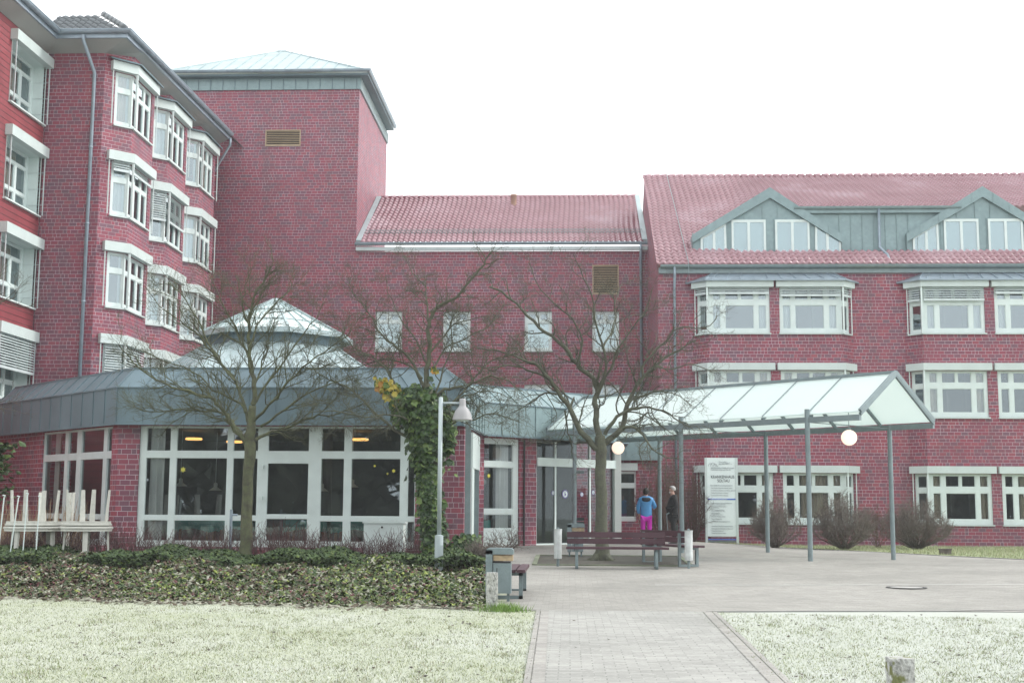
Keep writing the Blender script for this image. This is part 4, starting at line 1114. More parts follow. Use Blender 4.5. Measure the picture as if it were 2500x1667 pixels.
# ---------------------------------------------------------------- planting bed
soil = sheet('bed_soil', [(17.9, -1.3, -1.25), (18.35, -3.2, -1.2), (18.6, -6, -1.15), (19.6, -9.5, -1.15), (22, -12, -1.2), (26, -13, -1.5), (30.4, -15, -2.3)], simple('dark_soil', (.06, .05, .04), .95, .3, 4), .004)
def bed_edge(x): return 18.2 + .10 * math.sin(x * 11) + max(0, (-x - 3.2)) * .20 + .12 * math.sin(x * 2.3) + .07 * math.sin(x * 5.9)
def bed_h(x, y):
    e = min(1, max(0, (y - bed_edge(x)) / 3.2)) ; r_ = min(1, max(0, (-1.12 - .02 * (y - 18) - x) / .4))
    bump_ = .07 * math.sin(x * 3.1 + y) + .05 * math.sin(x * 7 - y * 2.3) + .04 * math.sin(y * 5 + x * 2)
    patch = .06 * math.sin(x * 1.3 + 1.7 * y) * math.sin(y * 1.9 - x * .7)
    return max(.015, (.17 + .8 * bump_ + patch + .08 * ss(24, 26, y)) * (.12 + .88 * e) * r_ ** .4)
def leaves(name, n, area, hf, size, mats, wts, seed, tilt=.9, kind='stuff', parent=None, base=None, wf=None):
    r = random.Random(seed); V = []; Fc = []; mi = []; c = 0
    while c < n:
        x, y = area(r)
        if x is None: continue
        h = hf(x, y)
        if h < .02: h = .02
        z = (gz(x, y) if base is None else base) + h * (1 - .55 * r.random() ** 2)
        s = size * r.uniform(.6, 1.25); a = r.uniform(0, 6.283); u = Vector((math.cos(a), math.sin(a), r.uniform(-tilt, tilt))).normalized()
        v = u.cross(Vector((r.uniform(-.6, .6), r.uniform(-.9, .3), 1))).normalized(); p = Vector((x, y, z)); i = len(V)
        dn = u.cross(v) * s * .18
        V += [p - u * s, p - v * s * .62 + dn, p + u * s, p + v * s * .62 + dn]; Fc.append((i, i + 1, i + 2)); Fc.append((i, i + 2, i + 3))
        k = r.choices(range(len(mats)), wf(x, y) if wf else wts)[0]; mi += [k, k]; c += 1
    me = bpy.data.meshes.new(name); me.from_pydata([tuple(v) for v in V], [], Fc)
    for m_ in mats: me.materials.append(m_)
    me.polygons.foreach_set('material_index', mi); me.update()
    o = bpy.data.objects.new(name, me); col.objects.link(o)
    if parent: o.parent = parent
    return tag(o, kind=kind)
LG = leaf_mat('olive_green_leaf', (.085, .12, .028)); LD = leaf_mat('dark_green_leaf', (.035, .06, .02)); LY = leaf_mat('yellow_green_leaf', (.20, .24, .055)); LR = leaf_mat('wine_red_leaf', (.11, .035, .04)); LB_ = leaf_mat('brown_withered_leaf', (.085, .065, .042)); LF = leaf_mat('frost_rimmed_leaf', (.27, .27, .21))
def bed_area(r):
    y = 18.2 + 7.4 * r.random() ** .9; x = r.uniform(-11.5, -1.1)
    if y < bed_edge(x) or x > -1.12 - .02 * (y - 18) or x < -.47 * y: return None, None
    return x, y
def bed_w(x, y):
    n = .5 + .25 * math.sin(x * 1.7 + y * .9) + .25 * math.sin(x * 3.9 - y * 2.1 + 1); g = min(1, max(0, .35 + (x + 8) * .10 + (n - .5) * .9)); f = max(0, 1 - (y - bed_edge(x)) / 1.2)
    return [12 + 22 * g, 36 - 10 * g, 2 + 12 * g * n, 10 - 6 * g, 38 - 24 * g + 30 * f, 11 + 6 * n + 8 * f]
leaves('ground_cover', 60000, bed_area, bed_h, .052, [LG, LD, LY, LR, LB_, LF], None, 11, wf=bed_w)
def low_area(r):
    y = r.uniform(24.6, 27.2); x = r.uniform(-13.5, -1.5); return x, y
leaves('dark_ground_cover', 26000, low_area, lambda x, y: .33 + .07 * math.sin(x * 2.1) + .05 * math.sin(x * 5.3 + y), .055, [LD, LG, leaf_mat('mid_green_leaf', (.06, .10, .03))], [10, 2, 6], 12)
leaves('leaf_litter', 900, lambda r: (lambda x: (x, bed_edge(x) + r.gauss(-.05, .22)))(r.uniform(-9, -1.0)), lambda x, y: .03, .05, [LB_, LF], [1, 1], 13, .3)

# ---------------------------------------------------------------- bare trees and shrubs
def wobble(p, q, n, r, amp):
    L = (q - p).length; out = [p]
    o1 = Vector((r.uniform(-1, 1), r.uniform(-1, 1), r.uniform(-1, 1))) * L * amp
    o2 = Vector((r.uniform(-1, 1), r.uniform(-1, 1), r.uniform(-1, 1))) * L * amp
    for i in range(1, n + 1):
        f = i / n; out.append(p.lerp(q, f) + o1 * math.sin(f * math.pi) + o2 * math.sin(f * 2 * math.pi) * .6)
    return out
def smooth_line(pts, r, sub=3, jit=.02):
    out = []
    n = len(pts)
    for i in range(n - 1):
        p0 = pts[max(i - 1, 0)]; p1 = pts[i]; p2 = pts[i + 1]; p3 = pts[min(i + 2, n - 1)]
        for k in range(sub):
            t = k / sub
            p = .5 * ((2 * p1) + (p2 - p0) * t + (2 * p0 - 5 * p1 + 4 * p2 - p3) * t * t + (3 * p1 - p0 - 3 * p2 + p3) * t ** 3)
            out.append(p + Vector((r.gauss(0, jit), r.gauss(0, jit), r.gauss(0, jit))))
    out.append(pts[-1]); return out
def twigs(mb, line, rad, r, depth, cfg, t0=.15):
    n = max(1, int(cfg['n'][depth] * r.uniform(.75, 1.25)))
    L = sum((line[i + 1] - line[i]).length for i in range(len(line) - 1))
    for k in range(n):
        t = t0 + (1 - t0) * (k + r.random()) / n; i = min(len(line) - 2, int(t * (len(line) - 1)))
        f = t * (len(line) - 1) - i; p = line[i].lerp(line[i + 1], f); tg = (line[i + 1] - line[i])
        if tg.length < 1e-6: continue
        tg.normalize(); rr = rad[0] + (rad[1] - rad[0]) * t
        ax = tg.cross(Vector((r.gauss(0, 1), r.gauss(0, 1), r.gauss(0, 1)))).normalized()
        ang = rad_(r.uniform(*cfg['ang'])); d = (tg * math.cos(ang) + ax * math.sin(ang) + Vector((0, 0, cfg['up'])) ).normalized()
        ll = cfg['len'][depth] * r.uniform(.5, 1.3) * (1.15 - .55 * t)
        q = p + d * ll; r0 = max(cfg['min'], min(rr * .62, cfg['r'][depth])); r1 = max(cfg['min'] * .6, r0 * .35)
        seg = wobble(p, q, cfg['seg'][depth], r, cfg['wob'])
        mb.tube(seg, [r0 + (r1 - r0) * i / (len(seg) - 1) for i in range(len(seg))], 3, cap=False)
        if depth + 1 < len(cfg['n']): twigs(mb, seg, (r0, r1), r, depth + 1, cfg)
def rad_(d): return d * math.pi / 180
def bark(name, c, moss, k=.5):
    m = NT(name); nz = m.noise(7, 4, rough=.7); f = m.noise(45, 3)
    cc = m.mix(m.ramp(nz, [(.5 - k * .25, (0, 0, 0)), (.62, (1, 1, 1))]), c4(c), c4(moss)); cc = m.mix(m.math('MULTIPLY', f, .5), cc, c4(tuple(x * .45 for x in c)))
    m.l(cc, m.b.inputs['Base Color']); m.b.inputs['Roughness'].default_value = .9; m.bump(m.noise(30, 4), .8, .02); return m.mat
def px_tree(name, label, Y, trunk, limbs, cfg, m, seed, group=None, dyr=1.2):
    r = random.Random(seed); b = atY(trunk[0][0], trunk[0][1], Y); base = Vector((b.x, Y, gz(b.x, Y) - .05))
    t = thing(name, label, 'tree', base, group)
    tl = []; tr_ = []
    for i, (x, y, w_) in enumerate(trunk):
        p = atY(x, y, Y); tl.append(p); tr_.append(w_)
    tl[0] = base
    mb = MB(); sm = smooth_line(tl, r, 4, .012); rs = [tr_[min(len(tr_) - 1, int(i / 4))] + (tr_[min(len(tr_) - 1, int(i / 4) + 1)] - tr_[min(len(tr_) - 1, int(i / 4))]) * ((i % 4) / 4) for i in range(len(sm))]
    mb.tube(sm, rs, 14)
    for k in range(5):     # root flare
        a = k * 1.26 + r.random(); mb.tube([base + Vector((0, 0, .28)), base + Vector((math.cos(a) * tr_[0] * .9, math.sin(a) * tr_[0] * .9, .08)), base + Vector((math.cos(a) * tr_[0] * 2.2, math.sin(a) * tr_[0] * 2.2, 0))], [tr_[0] * .6, tr_[0] * .45, .02], 7)
    mb.build('trunk', m, t, smooth=True)
    mb = MB()
    for li in limbs:
        w0, w1 = li[0][0] * .8, li[0][1] * .8; pts = li[1:]; dy = r.uniform(-dyr, dyr); n = len(pts)
        line = [atY(x, y, Y + dy * (i / (n - 1)) ** .8) for i, (x, y) in enumerate(pts)]
        line = smooth_line(line, r, 3, .018)
        mb.tube(line, [w0 + (w1 - w0) * (i / (len(line) - 1)) ** .8 for i in range(len(line))], 7, cap=False)
        L = sum((line[i + 1] - line[i]).length for i in range(len(line) - 1))
        c2 = dict(cfg); c2['n'] = [cfg['n'][0] * L / 3.0] + list(cfg['n'][1:]); twigs(mb, line, (w0, w1), r, 0, c2)
    mb.build('crown', m, t, smooth=True); return t
cfgA = dict(n=[21, 8, 5], len=[.9, .38, .17], r=[.015, .006, .003], seg=[5, 4, 2], ang=(22, 58), up=.12, wob=.09, min=.0026)
px_tree('bare_tree', 'slim mossy bare tree with an upright leader standing before the dining room windows', 27.2,
    [(600, 1345, .15), (603, 1250, .115), (606, 1160, .11), (609, 1085, .125), (611, 1050, .10), (617, 990, .075)],
    [((.075, .022), (617, 990), (619, 940), (613, 890), (610, 840), (609, 790), (615, 740), (640, 690), (660, 650)),
     ((.07, .012), (606, 1085), (578, 1050), (552, 1015), (530, 985), (500, 968), (440, 950), (380, 928), (325, 885), (290, 840)),
     ((.05, .01), (590, 1065), (565, 1030), (545, 1008), (500, 1004), (440, 1000), (370, 1005), (310, 990)),
     ((.05, .01), (609, 1040), (592, 980), (577, 930), (545, 890), (510, 840), (478, 775), (440, 715), (410, 690)),
     ((.035, .008), (577, 930), (530, 880), (488, 822), (440, 785), (390, 745), (355, 700)),
     ((.035, .008), (612, 900), (598, 850), (572, 800), (545, 750), (525, 700), (510, 660)),
     ((.03, .008), (610, 845), (630, 790), (670, 745), (700, 710), (712, 690)),
     ((.04, .008), (614, 990), (650, 945), (690, 885), (730, 830), (770, 775), (790, 740)),
     ((.045, .008), (614, 1030), (660, 985), (705, 930), (755, 885), (810, 845), (850, 820)),
     ((.055, .01), (612, 1082), (650, 1058), (700, 1042), (760, 1018), (820, 1010), (890, 985)),
     ((.035, .008), (640, 1040), (700, 995), (755, 960), (810, 935), (870, 915)),
     ((.028, .007), (609, 790), (592, 745), (600, 700), (608, 655)),
     ((.04, .008), (600, 1010), (575, 975), (520, 950), (470, 905), (400, 880), (345, 850)),
     ((.03, .007), (619, 945), (645, 880), (655, 820), (680, 770))],
    cfgA, bark('mossy_olive_bark', (.06, .055, .042), (.13, .145, .07), 1.0), 5, dyr=1.4)
cfgB = dict(n=[25, 8, 4], len=[.66, .3, .14], r=[.013, .006, .0035], seg=[5, 4, 2], ang=(30, 80), up=.04, wob=.12, min=.0027)
midtree = px_tree('ivy_clad_tree', 'dense bare tree behind the street lamp with ivy round its trunk', 26.6,
    [(1058, 1400, .15), (1062, 1250, .13), (1064, 1100, .13), (1052, 1000, .11), (1040, 940, .085)],
    [((.075, .02), (1040, 940), (1046, 880), (1048, 822), (1050, 784), (1066, 752), (1114, 727), (1153, 679), (1178, 647), (1200, 614)),
     ((.05, .008), (1040, 960), (1010, 892), (970, 850), (936, 818), (900, 765), (872, 733), (837, 685)),
     ((.04, .008), (990, 990), (962, 935), (938, 895), (904, 867), (863, 852), (834, 809), (803, 787)),
     ((.05, .008), (1040, 1090), (965, 1048), (904, 995), (859, 955), (818, 931), (773, 905), (738, 850)),
     ((.03, .007), (1043, 890), (1019, 835), (987, 787), (957, 733), (940, 676)),
     ((.03, .007), (1049, 800), (1042, 740), (1034, 695), (1006, 664), (980, 615)),
     ((.05, .01), (1040, 990), (1082, 952), (1124, 948), (1162, 931), (1197, 918), (1242, 931), (1275, 955)),
     ((.035, .008), (1050, 1030), (1100, 985), (1150, 962), (1200, 955), (1255, 975)),
     ((.03, .008), (1062, 900), (1090, 850), (1150, 820), (1200, 790), (1230, 740)),
     ((.03, .008), (1050, 860), (1095, 800), (1140, 780), (1190, 770)),
     ((.03, .008), (1090, 1000), (1150, 930), (1200, 880), (1260, 860), (1290, 830)),
     ((.03, .008), (1030, 920), (980, 880), (920, 880), (860, 900), (800, 890)),
     ((.03, .008), (1080, 1040), (1140, 1030), (1200, 1010), (1270, 1030)),
     ((.03, .008), (1020, 1040), (960, 1010), (890, 1020), (810, 1000), (750, 1010)),
     ((.03, .008), (1060, 980), (1085, 900), (1105, 840), (1100, 790), (1120, 750))],
    cfgB, bark('grey_brown_bark', (.07, .065, .052), (.12, .13, .075), .8), 8, dyr=1.5)
cfgC = dict(n=[16, 6, 4], len=[.85, .42, .2], r=[.022, .010, .005], seg=[8, 6, 4], ang=(25, 65), up=.10, wob=.17, min=.0032)
px_tree('bare_tree', 'wide-spreading bare tree growing from the square pit between the benches', 29.6,
    [(1470, 1378, .20), (1469, 1330, .15), (1468, 1250, .135), (1467, 1150, .125), (1466, 1090, .13), (1464, 1066, .12)],
    [((.10, .016), (1462, 1100), (1418, 1056), (1389, 993), (1362, 958), (1339, 923), (1312, 893), (1276, 876), (1210, 856), (1160, 850)),
     ((.10, .03), (1464, 1070), (1456, 1029), (1453, 985), (1458, 950), (1438, 915), (1408, 890), (1378, 850), (1330, 810), (1290, 775), (1240, 725), (1195, 700)),
     ((.10, .018), (1474, 1085), (1515, 1040), (1534, 986), (1564, 930), (1597, 895), (1644, 860), (1700, 830)),
     ((.06, .012), (1475, 1060), (1505, 1019), (1540, 999), (1584, 993), (1617, 1000), (1664, 1030), (1690, 1045)),
     ((.055, .010), (1498, 1062), (1541, 1040), (1570, 1062), (1591, 1096), (1614, 1112), (1660, 1119)),
     ((.05, .010), (1457, 955), (1478, 900), (1470, 840), (1452, 780), (1445, 720), (1415, 655), (1400, 620)),
     ((.045, .010), (1460, 960), (1490, 900), (1510, 850), (1545, 800), (1580, 750), (1595, 700)),
     ((.04, .010), (1560, 936), (1580, 880), (1620, 840), (1660, 800), (1720, 800), (1750, 770)),
     ((.04, .010), (1339, 923), (1290, 905), (1240, 890), (1190, 900), (1140, 880)),
     ((.03, .008), (1389, 993), (1402, 970), (1385, 1010), (1378, 1060), (1355, 1085)),
     ((.03, .008), (1378, 1000), (1384, 1040), (1392, 1080), (1400, 1108)),
     ((.04, .010), (1408, 890), (1420, 830), (1400, 780), (1350, 740), (1310, 690), (1290, 640)),
     ((.035, .009), (1470, 850), (1500, 790), (1500, 740), (1520, 690)),
     ((.035, .009), (1362, 960), (1330, 960), (1290, 985), (1240, 1010)),
     ((.03, .009), (1597, 895), (1640, 900), (1690, 890), (1740, 910)),
     ((.03, .009), (1534, 986), (1580, 960), (1640, 960), (1690, 990))],
    cfgC, bark('ridged_grey_bark', (.075, .072, .062), (.125, .135, .085), .9), 14, dyr=1.6)
px_tree('bare_branches', 'bare twig tips reaching in at the left edge from a tree outside the picture', 24,
    [(-420, 1400, .12), (-400, 1150, .11), (-380, 950, .09)],
    [((.05, .006), (-380, 950), (-250, 860), (-120, 790), (-40, 752), (10, 735), (40, 722)), ((.04, .006), (-390, 1000), (-250, 980), (-120, 985), (-40, 990), (15, 978))],
    dict(cfgA, n=[12, 5, 3]), bark('twig_bark', (.10, .085, .07), (.12, .12, .08), .3), 21, dyr=.3)
# ivy
iv = thing('ivy', 'thick green ivy round the trunk of the middle tree, yellow leaves at its top', 'ivy', (-2.8, 26.6, gz(0, 26.6)))
def ivy_leaves(n, seed, mats, wts, clusters, name):
    r = random.Random(seed); V = []; Fc = []; mi = []
    for _ in range(n):
        c = r.choices(clusters, [q[4] for q in clusters])[0]
        px_ = r.gauss(c[0], c[2] * .5); py_ = r.gauss(c[1], c[3] * .5)
        if abs(px_ - c[0]) > c[2] * 1.3: continue
        wd = c[2] / 118; dy = math.sqrt(max(0, 1 - ((px_ - c[0]) / (c[2] * 1.3)) ** 2)) * wd
        p = atY(px_, py_, 26.6 - dy * r.uniform(-.9, 1))
        if p.z < gz(p.x, p.y) + .1: continue
        s = .075 * r.uniform(.6, 1.25); a = r.uniform(-1, 1)
        nrm = Vector(((px_ - c[0]) / c[2] + r.gauss(0, .5), -1 + r.gauss(0, .4), .5 + r.gauss(0, .4))).normalized()
        u = nrm.cross(Vector((a, 0, 1))).normalized(); v = nrm.cross(u); i = len(V)
        dd_ = nrm * s * -.25
        for k, (aa, bb) in enumerate(((0, -1.1), (.9, -.55), (.75, .25), (.3, .35), (0, .95), (-.3, .35), (-.75, .25), (-.9, -.55))):
            V.append(p + u * aa * s + v * bb * s + (dd_ if abs(aa) > .5 else Vector((0, 0, 0))))
        Fc.append(tuple(range(i, i + 8))); mi.append(r.choices(range(len(mats)), wts)[0])
    me = bpy.data.meshes.new(name); Mi = ROOTLOC[iv.name].inverted(); me.from_pydata([tuple(Mi @ v) for v in V], [], Fc)
    for m_ in mats: me.materials.append(m_)
    me.polygons.foreach_set('material_index', mi); me.update(); o = bpy.data.objects.new(name, me); col.objects.link(o); o.parent = iv; return o
IG = leaf_mat('ivy_green', (.045, .085, .022), rough=.4); ID = leaf_mat('ivy_dark', (.025, .05, .018), rough=.35); IL = leaf_mat('ivy_light', (.11, .165, .045), rough=.4); IY = leaf_mat('ivy_yellow', (.34, .28, .05)); IO = leaf_mat('ivy_orange', (.36, .18, .04))
ivy_leaves(4600, 31, [IG, ID, IL], [6, 5, 2.6], [(1040, 1015, 48, 56, 2.6), (1040, 1085, 40, 60, 2.6), (1045, 1170, 30, 60, 2.4), (1050, 1240, 27, 60, 2), (1058, 1310, 28, 60, 1.8), (980, 1000, 26, 34, .8), (1092, 1060, 20, 56, .8), (1005, 970, 40, 22, .7), (1120, 1350, 36, 30, .6), (1140, 1330, 30, 26, .3)], 'foliage')
ivy_leaves(170, 32, [IY, IO, IL], [5, 1, 4], [(945, 950, 26, 20, 2), (970, 975, 24, 16, 1), (925, 935, 14, 10, .6), (1060, 905, 8, 8, .12)], 'yellow_foliage')
# shrubs
def shrub(name, lab, px_, py_, Y, hpx, wpx, n, m, seed, cfg, group=None, th=.016):
    r = random.Random(seed); b = atY(px_, py_, Y); base = Vector((b.x, Y, gz(b.x, Y))); k = FPX / Y; H_ = hpx / k; W = wpx / k / 2
    t = thing(name, lab, 'shrub', base, group); mb = MB()
    for i in range(n):
        a = r.uniform(0, 6.283); f = math.sqrt(r.random()); top = base + Vector((math.cos(a) * W * f * .95, math.sin(a) * W * f * .9, H_ * (1 - .42 * f ** 3) * r.uniform(.6, 1)))
        mid = base + Vector((math.cos(a) * W * f * .98, math.sin(a) * W * f * .9, H_ * .42 * (1 - .35 * f))); line = smooth_line([base + Vector((r.gauss(0, .05), r.gauss(0, .05), 0)), mid, top], r, 4, .015)
        mb.tube(line, [th, th * .3] if len(line) == 2 else [th + (th * .25 - th) * q / (len(line) - 1) for q in range(len(line))], 4, cap=False)
        twigs(mb, line, (th, th * .25), r, 0, cfg, .3)
    mb.build('branches', m, t, smooth=True); return t
cfgS = dict(n=[12, 5], len=[.36, .2], r=[.009, .0055], seg=[4, 3], ang=(20, 60), up=.12, wob=.12, min=.0042)
SB = bark('shrub_bark', (.17, .145, .13), (.20, .17, .13), .3); SBR = bark('reddish_twig', (.13, .08, .06), (.12, .085, .07), .3); SBP = bark('purple_twig', (.09, .045, .045), (.12, .07, .065), .3)
shrub('bare_shrub', 'small rounded bare shrub right of the hospital sign', 1896, 1338, 40.6, 122, 124, 60, SB, 41, cfgS, 'clipped bare shrubs in front of the right wing')
shrub('bare_shrub', 'clipped bare shrub between the two rightmost front canopy posts', 2060, 1338, 40.6, 132, 150, 85, SB, 42, cfgS, 'clipped bare shrubs in front of the right wing')
shrub('bare_shrub', 'broad bare shrub right of the last canopy post', 2238, 1330, 42.5, 126, 160, 90, SB, 43, cfgS, 'clipped bare shrubs in front of the right wing')
shrub('bare_shrub', 'thin reddish shrub squeezed between the two large clipped shrubs', 2143, 1328, 44.5, 100, 70, 12, SBR, 44, cfgS, 'clipped bare shrubs in front of the right wing')
shrub('climbing_shrub', 'tangled brown shrub against the wall between the two standing people', 1612, 1336, 43.5, 215, 120, 60, SBR, 45, cfgS)
shrub('climbing_shrub', 'tall brown shrub behind the canopy post left of the hospital sign', 1690, 1334, 46.5, 200, 84, 40, SBR, 46, cfgS)
shrub('dry_shrub', 'small leafless shrub behind the waste bin under the tall window', 1236, 1345, 33.5, 56, 78, 16, SB, 47, dict(cfgS, n=[5, 2]))
shrub('dry_shrub', 'grey scrubby bush at the foot of the notice frame', 1180, 1378, 25.5, 66, 90, 24, SB, 48, cfgS)
# thin red stems along the bed
r = random.Random(50); mb = MB()
for _ in range(1500):
    x = r.uniform(-13, -2.6); y = r.uniform(27.0, 28.8) ; h = r.uniform(.25, .62) * (1 + .25 * math.sin(x * 1.7)); b = Vector((x, y, gz(x, y) + .05))
    line = wobble(b, b + Vector((r.gauss(0, .12), r.gauss(0, .08), h)), 3, r, .1); mb.tube(line, [.006, .0055, .004, .003], 3, cap=False)
    for k in range(3):
        p = line[1 + k % 3]; mb.tube([p, p + Vector((r.gauss(0, .08), r.gauss(0, .05), r.uniform(.06, .2)))], [.004, .0025], 3, cap=False)
tag(mb.build('red_twigs', SBP), kind='stuff')
lb = thing('leafy_shrub', 'dark green broad-leaved shrub cut off by the left edge of the picture', 'shrub', (-13.2, 29.5, .2))
leaves('foliage', 1100, lambda r: (-13.45 + r.gauss(-.15, .26), 29.5 + r.gauss(0, .3)), lambda x, y: 2.6, .11, [LD, IG, LG], [5, 4, 1], 61, .8, None, lb)
for ch in lb.children:
    for v in ch.data.vertices: v.co -= Vector(lb.location)
rg = MB(); r = random.Random(63)
for _ in range(260):
    b = Vector((r.uniform(-12.9, -10.9), r.uniform(28.2, 29.2), .2)); mb2 = wobble(b, b + Vector((r.gauss(0, .2), r.gauss(0, .1), r.uniform(.6, 1.35))), 4, r, .06); rg.tube(mb2, [.012, .011, .009, .006, .003], 3, cap=False)
tag(rg.build('dry_reeds', leaf_mat('dry_reed', (.28, .20, .13))), kind='stuff')
def lit_area(r):
    y = 9.6 + 9 * r.random(); x = r.uniform(-.42 * y, .38 * y)
    return lawn_area_ok(x, y)
def lawn_area_ok(x, y):
    if y > 17.8 and x > -1.05: return None, None
    if -.32 < x < 1.56 + (y - 9) * .03 and r.random() < .93: return None, None
    return x, y
leaves('lawn_litter', 420, lit_area, lambda x, y: .02, .022, [leaf_mat('dark_litter', (.06, .05, .04)), LB_], [2, 1], 66, .3)
# woodland behind the photographer, seen only as dark reflections in the ground-floor glass
r = random.Random(70); V = []; Fc = []
for _ in range(9000):
    x = r.uniform(-60, 50); y = -32 + r.uniform(-4, 4); z = r.random() ** .8 * (8.5 + 2 * math.sin(x * .31) + 1.5 * math.sin(x * .83)); s = r.uniform(.5, 1.1); i = len(V)
    for k in range(3): V.append((x + r.gauss(0, s), y + r.gauss(0, s), max(0, z + r.gauss(0, s))))
    Fc.append((i, i + 1, i + 2))
me = bpy.data.meshes.new('woodland'); me.from_pydata(V, [], Fc); me.materials.append(leaf_mat('woodland_dark', (.05, .055, .035))); o = bpy.data.objects.new('woodland', me); col.objects.link(o); tag(o, kind='stuff')

# ================================================================ FURNITURE
def bench(loc, rz, lab, back=True):
    t = thing('park_bench', lab, 'bench', loc, 'benches round the tree'if back else None, rz)
    Mw = ROOTLOC[t.name]
    def B(x0, x1, y0, y1, z0, z1, mb): 
        q = [Mw @ Vector((a, b, 0)) for a, b in ((x0, y0), (x1, y0), (x1, y1), (x0, y1))]
        mb.prism([(p.x, p.y) for p in q], z0 + loc[2], z1 + loc[2])
    L = 1.02
    mb = MB()
    for y0 in (-.46, -.31, -.16): B(-L - .02, L + .05, y0, y0 + .13, .40, .445, mb)
    mb.build('seat', M['wood'], t)
    if back:
        for z0, z1 in ((.50, .61), (.63, .745)):
            mb = MB(); B(-L, L, -.045, -.002, z0, z1, mb); mb.build('backrest', M['wood'], t)
    for x in (-.82, .82):
        mb = MB()
        B(x - .03, x + .03, -.42, -.36, .0, .40, mb); B(x - .03, x + .03, .0, .05, .0, .70 if back else .40, mb); B(x - .03, x + .03, -.42, .05, .35, .40, mb); B(x - .03, x + .03, -.42, .05, .0, .05, mb)
        mb.build('frame', M['galv'], t)
    return t
bx, by = .97, 27.3
b0 = bench((bx, by, gz(bx, by)), 0, 'brown plank bench facing the camera in front of the wide bare tree')
c = (2.0, 28.35)
b1 = dup(b0, (c[0], c[1], gz(*c)), rad(114), 'brown plank bench turned sideways at the right of the wide bare tree')
c = (-.42, 29.6)
sb = bench((-1.13, 20.75, gz(0, 20.6)), rad(90), 'backless plank bench seen end on beside the galvanised waste bin', False)
# waste bins
def waste_bin(loc, lab, rz=0):
    t = thing('waste_bin', lab, 'waste bin', loc, 'hooded galvanised waste bins', rz); Mw = ROOTLOC[t.name]
    def W(x, y, z): return Mw @ Vector((x, y, z))
    bn = MB()
    def rbox(mb, x0, x1, y0, y1, z0, z1, r):
        pr = []
        for cx_, cz_, a0 in ((x1 - r, z1 - r, 0), (x0 + r, z1 - r, 90)):
            for k in range(5): a = rad(a0 + k * 22.5); pr.append((cx_ + r * math.cos(a), cz_ + r * math.sin(a)))
        pr += [(x0, z0), (x1, z0)]
        f = [W(x, y0, z) for x, z in pr]; g_ = [W(x, y1, z) for x, z in pr]
        mb.face(f[::-1]); mb.face(g_)
        for i in range(len(pr)): j = (i + 1) % len(pr); mb.face([f[i], f[j], g_[j], g_[i]])
    # hood: column at the left with an arm across the top
    hd = MB()
    rbox(hd, -.21, .20, -.14, .14, .70, .79, .05)
    rbox(hd, -.21, -.11, -.14, .14, .12, .76, .01)
    rbox(hd, -.215, -.11, -.145, .145, .59, .61, .005)
    hd.build('hood', M['galv'], t)
    bo = MB(); rbox(bo, -.10, .165, -.13, .13, .13, .57, .01); bo.build('bin_body', M['galv'], t)
    tp_ = MB(); rbox(tp_, -.10, .19, -.12, .12, .605, .685, .01); tp_.build('inner_lid', simple('rusty_lid', (.34, .26, .16), .7, .35, 9), t)
    s = MB()
    s.face([W(-.05, -.132, .15), W(-.038, -.132, .15), W(-.038, -.132, .50), W(-.05, -.132, .50)]); s.face([W(-.11, -.125, .575), W(.16, -.125, .575), W(.16, -.125, .60), W(-.11, -.125, .60)]); s.build('slot', M['black'], t)
    ft = MB()
    for a in (-.16, .12):
        q = [W(a - .02, -.02, 0), W(a + .02, -.02, 0), W(a + .02, .02, 0), W(a - .02, .02, 0)]; ft.prism([(p.x, p.y) for p in q], q[0].z, q[0].z + .14)
    ft.build('leg', M['galv'], t)
    return t
wb = waste_bin((-1.03, 19.45, gz(0, 19.4)), 'hooded galvanised waste bin behind the granite bollard')
dup(wb, (.16, 30.9, gz(0, 30.9)), 0, 'hooded galvanised waste bin half hidden behind the wide bare tree')
def cyl_bin(px_, pyb, Y, lab, src=None):
    b = atY(px_, 1380, Y); loc = (b.x, Y, gz(b.x, Y))
    if src: return dup(src, loc, 0, lab)
    t = thing('litter_bin', lab, 'litter bin', loc, 'white cylindrical litter bins'); c = Vector(loc)
    mb = MB(); mb.lathe(c, [(.0, .17), (.078, .17), (.082, .19), (.084, .77), (.09, .775), (.09, .79), (.065, .79), (.06, .73), (0, .73)], 20); mb.build('bin_body', simple('white_enamel', (.52, .55, .54), .5, .18, 6), t, smooth=False)
    mb = MB(); mb.tube([c + Vector((0, .03, 0)), c + Vector((0, .03, .8))], .03, 8); mb.lathe(c + Vector((0, .03, .79)), [(.03, 0), (.03, .02), (0, .035)], 8); mb.build('post', M['galv'], t)
    mb = MB(); mb.aabb(c.x - .004, c.x + .004, c.y - .082, c.y - .077, c.z + .18, c.z + .77); mb.build('seam', M['galv'], t)
    return t
cb = cyl_bin(1362, 1384, 27.6, 'white cylindrical litter bin at the left end of the front bench')
cyl_bin(1682, 1386, 27.3, 'white cylindrical litter bin at the right end of the benches', cb)
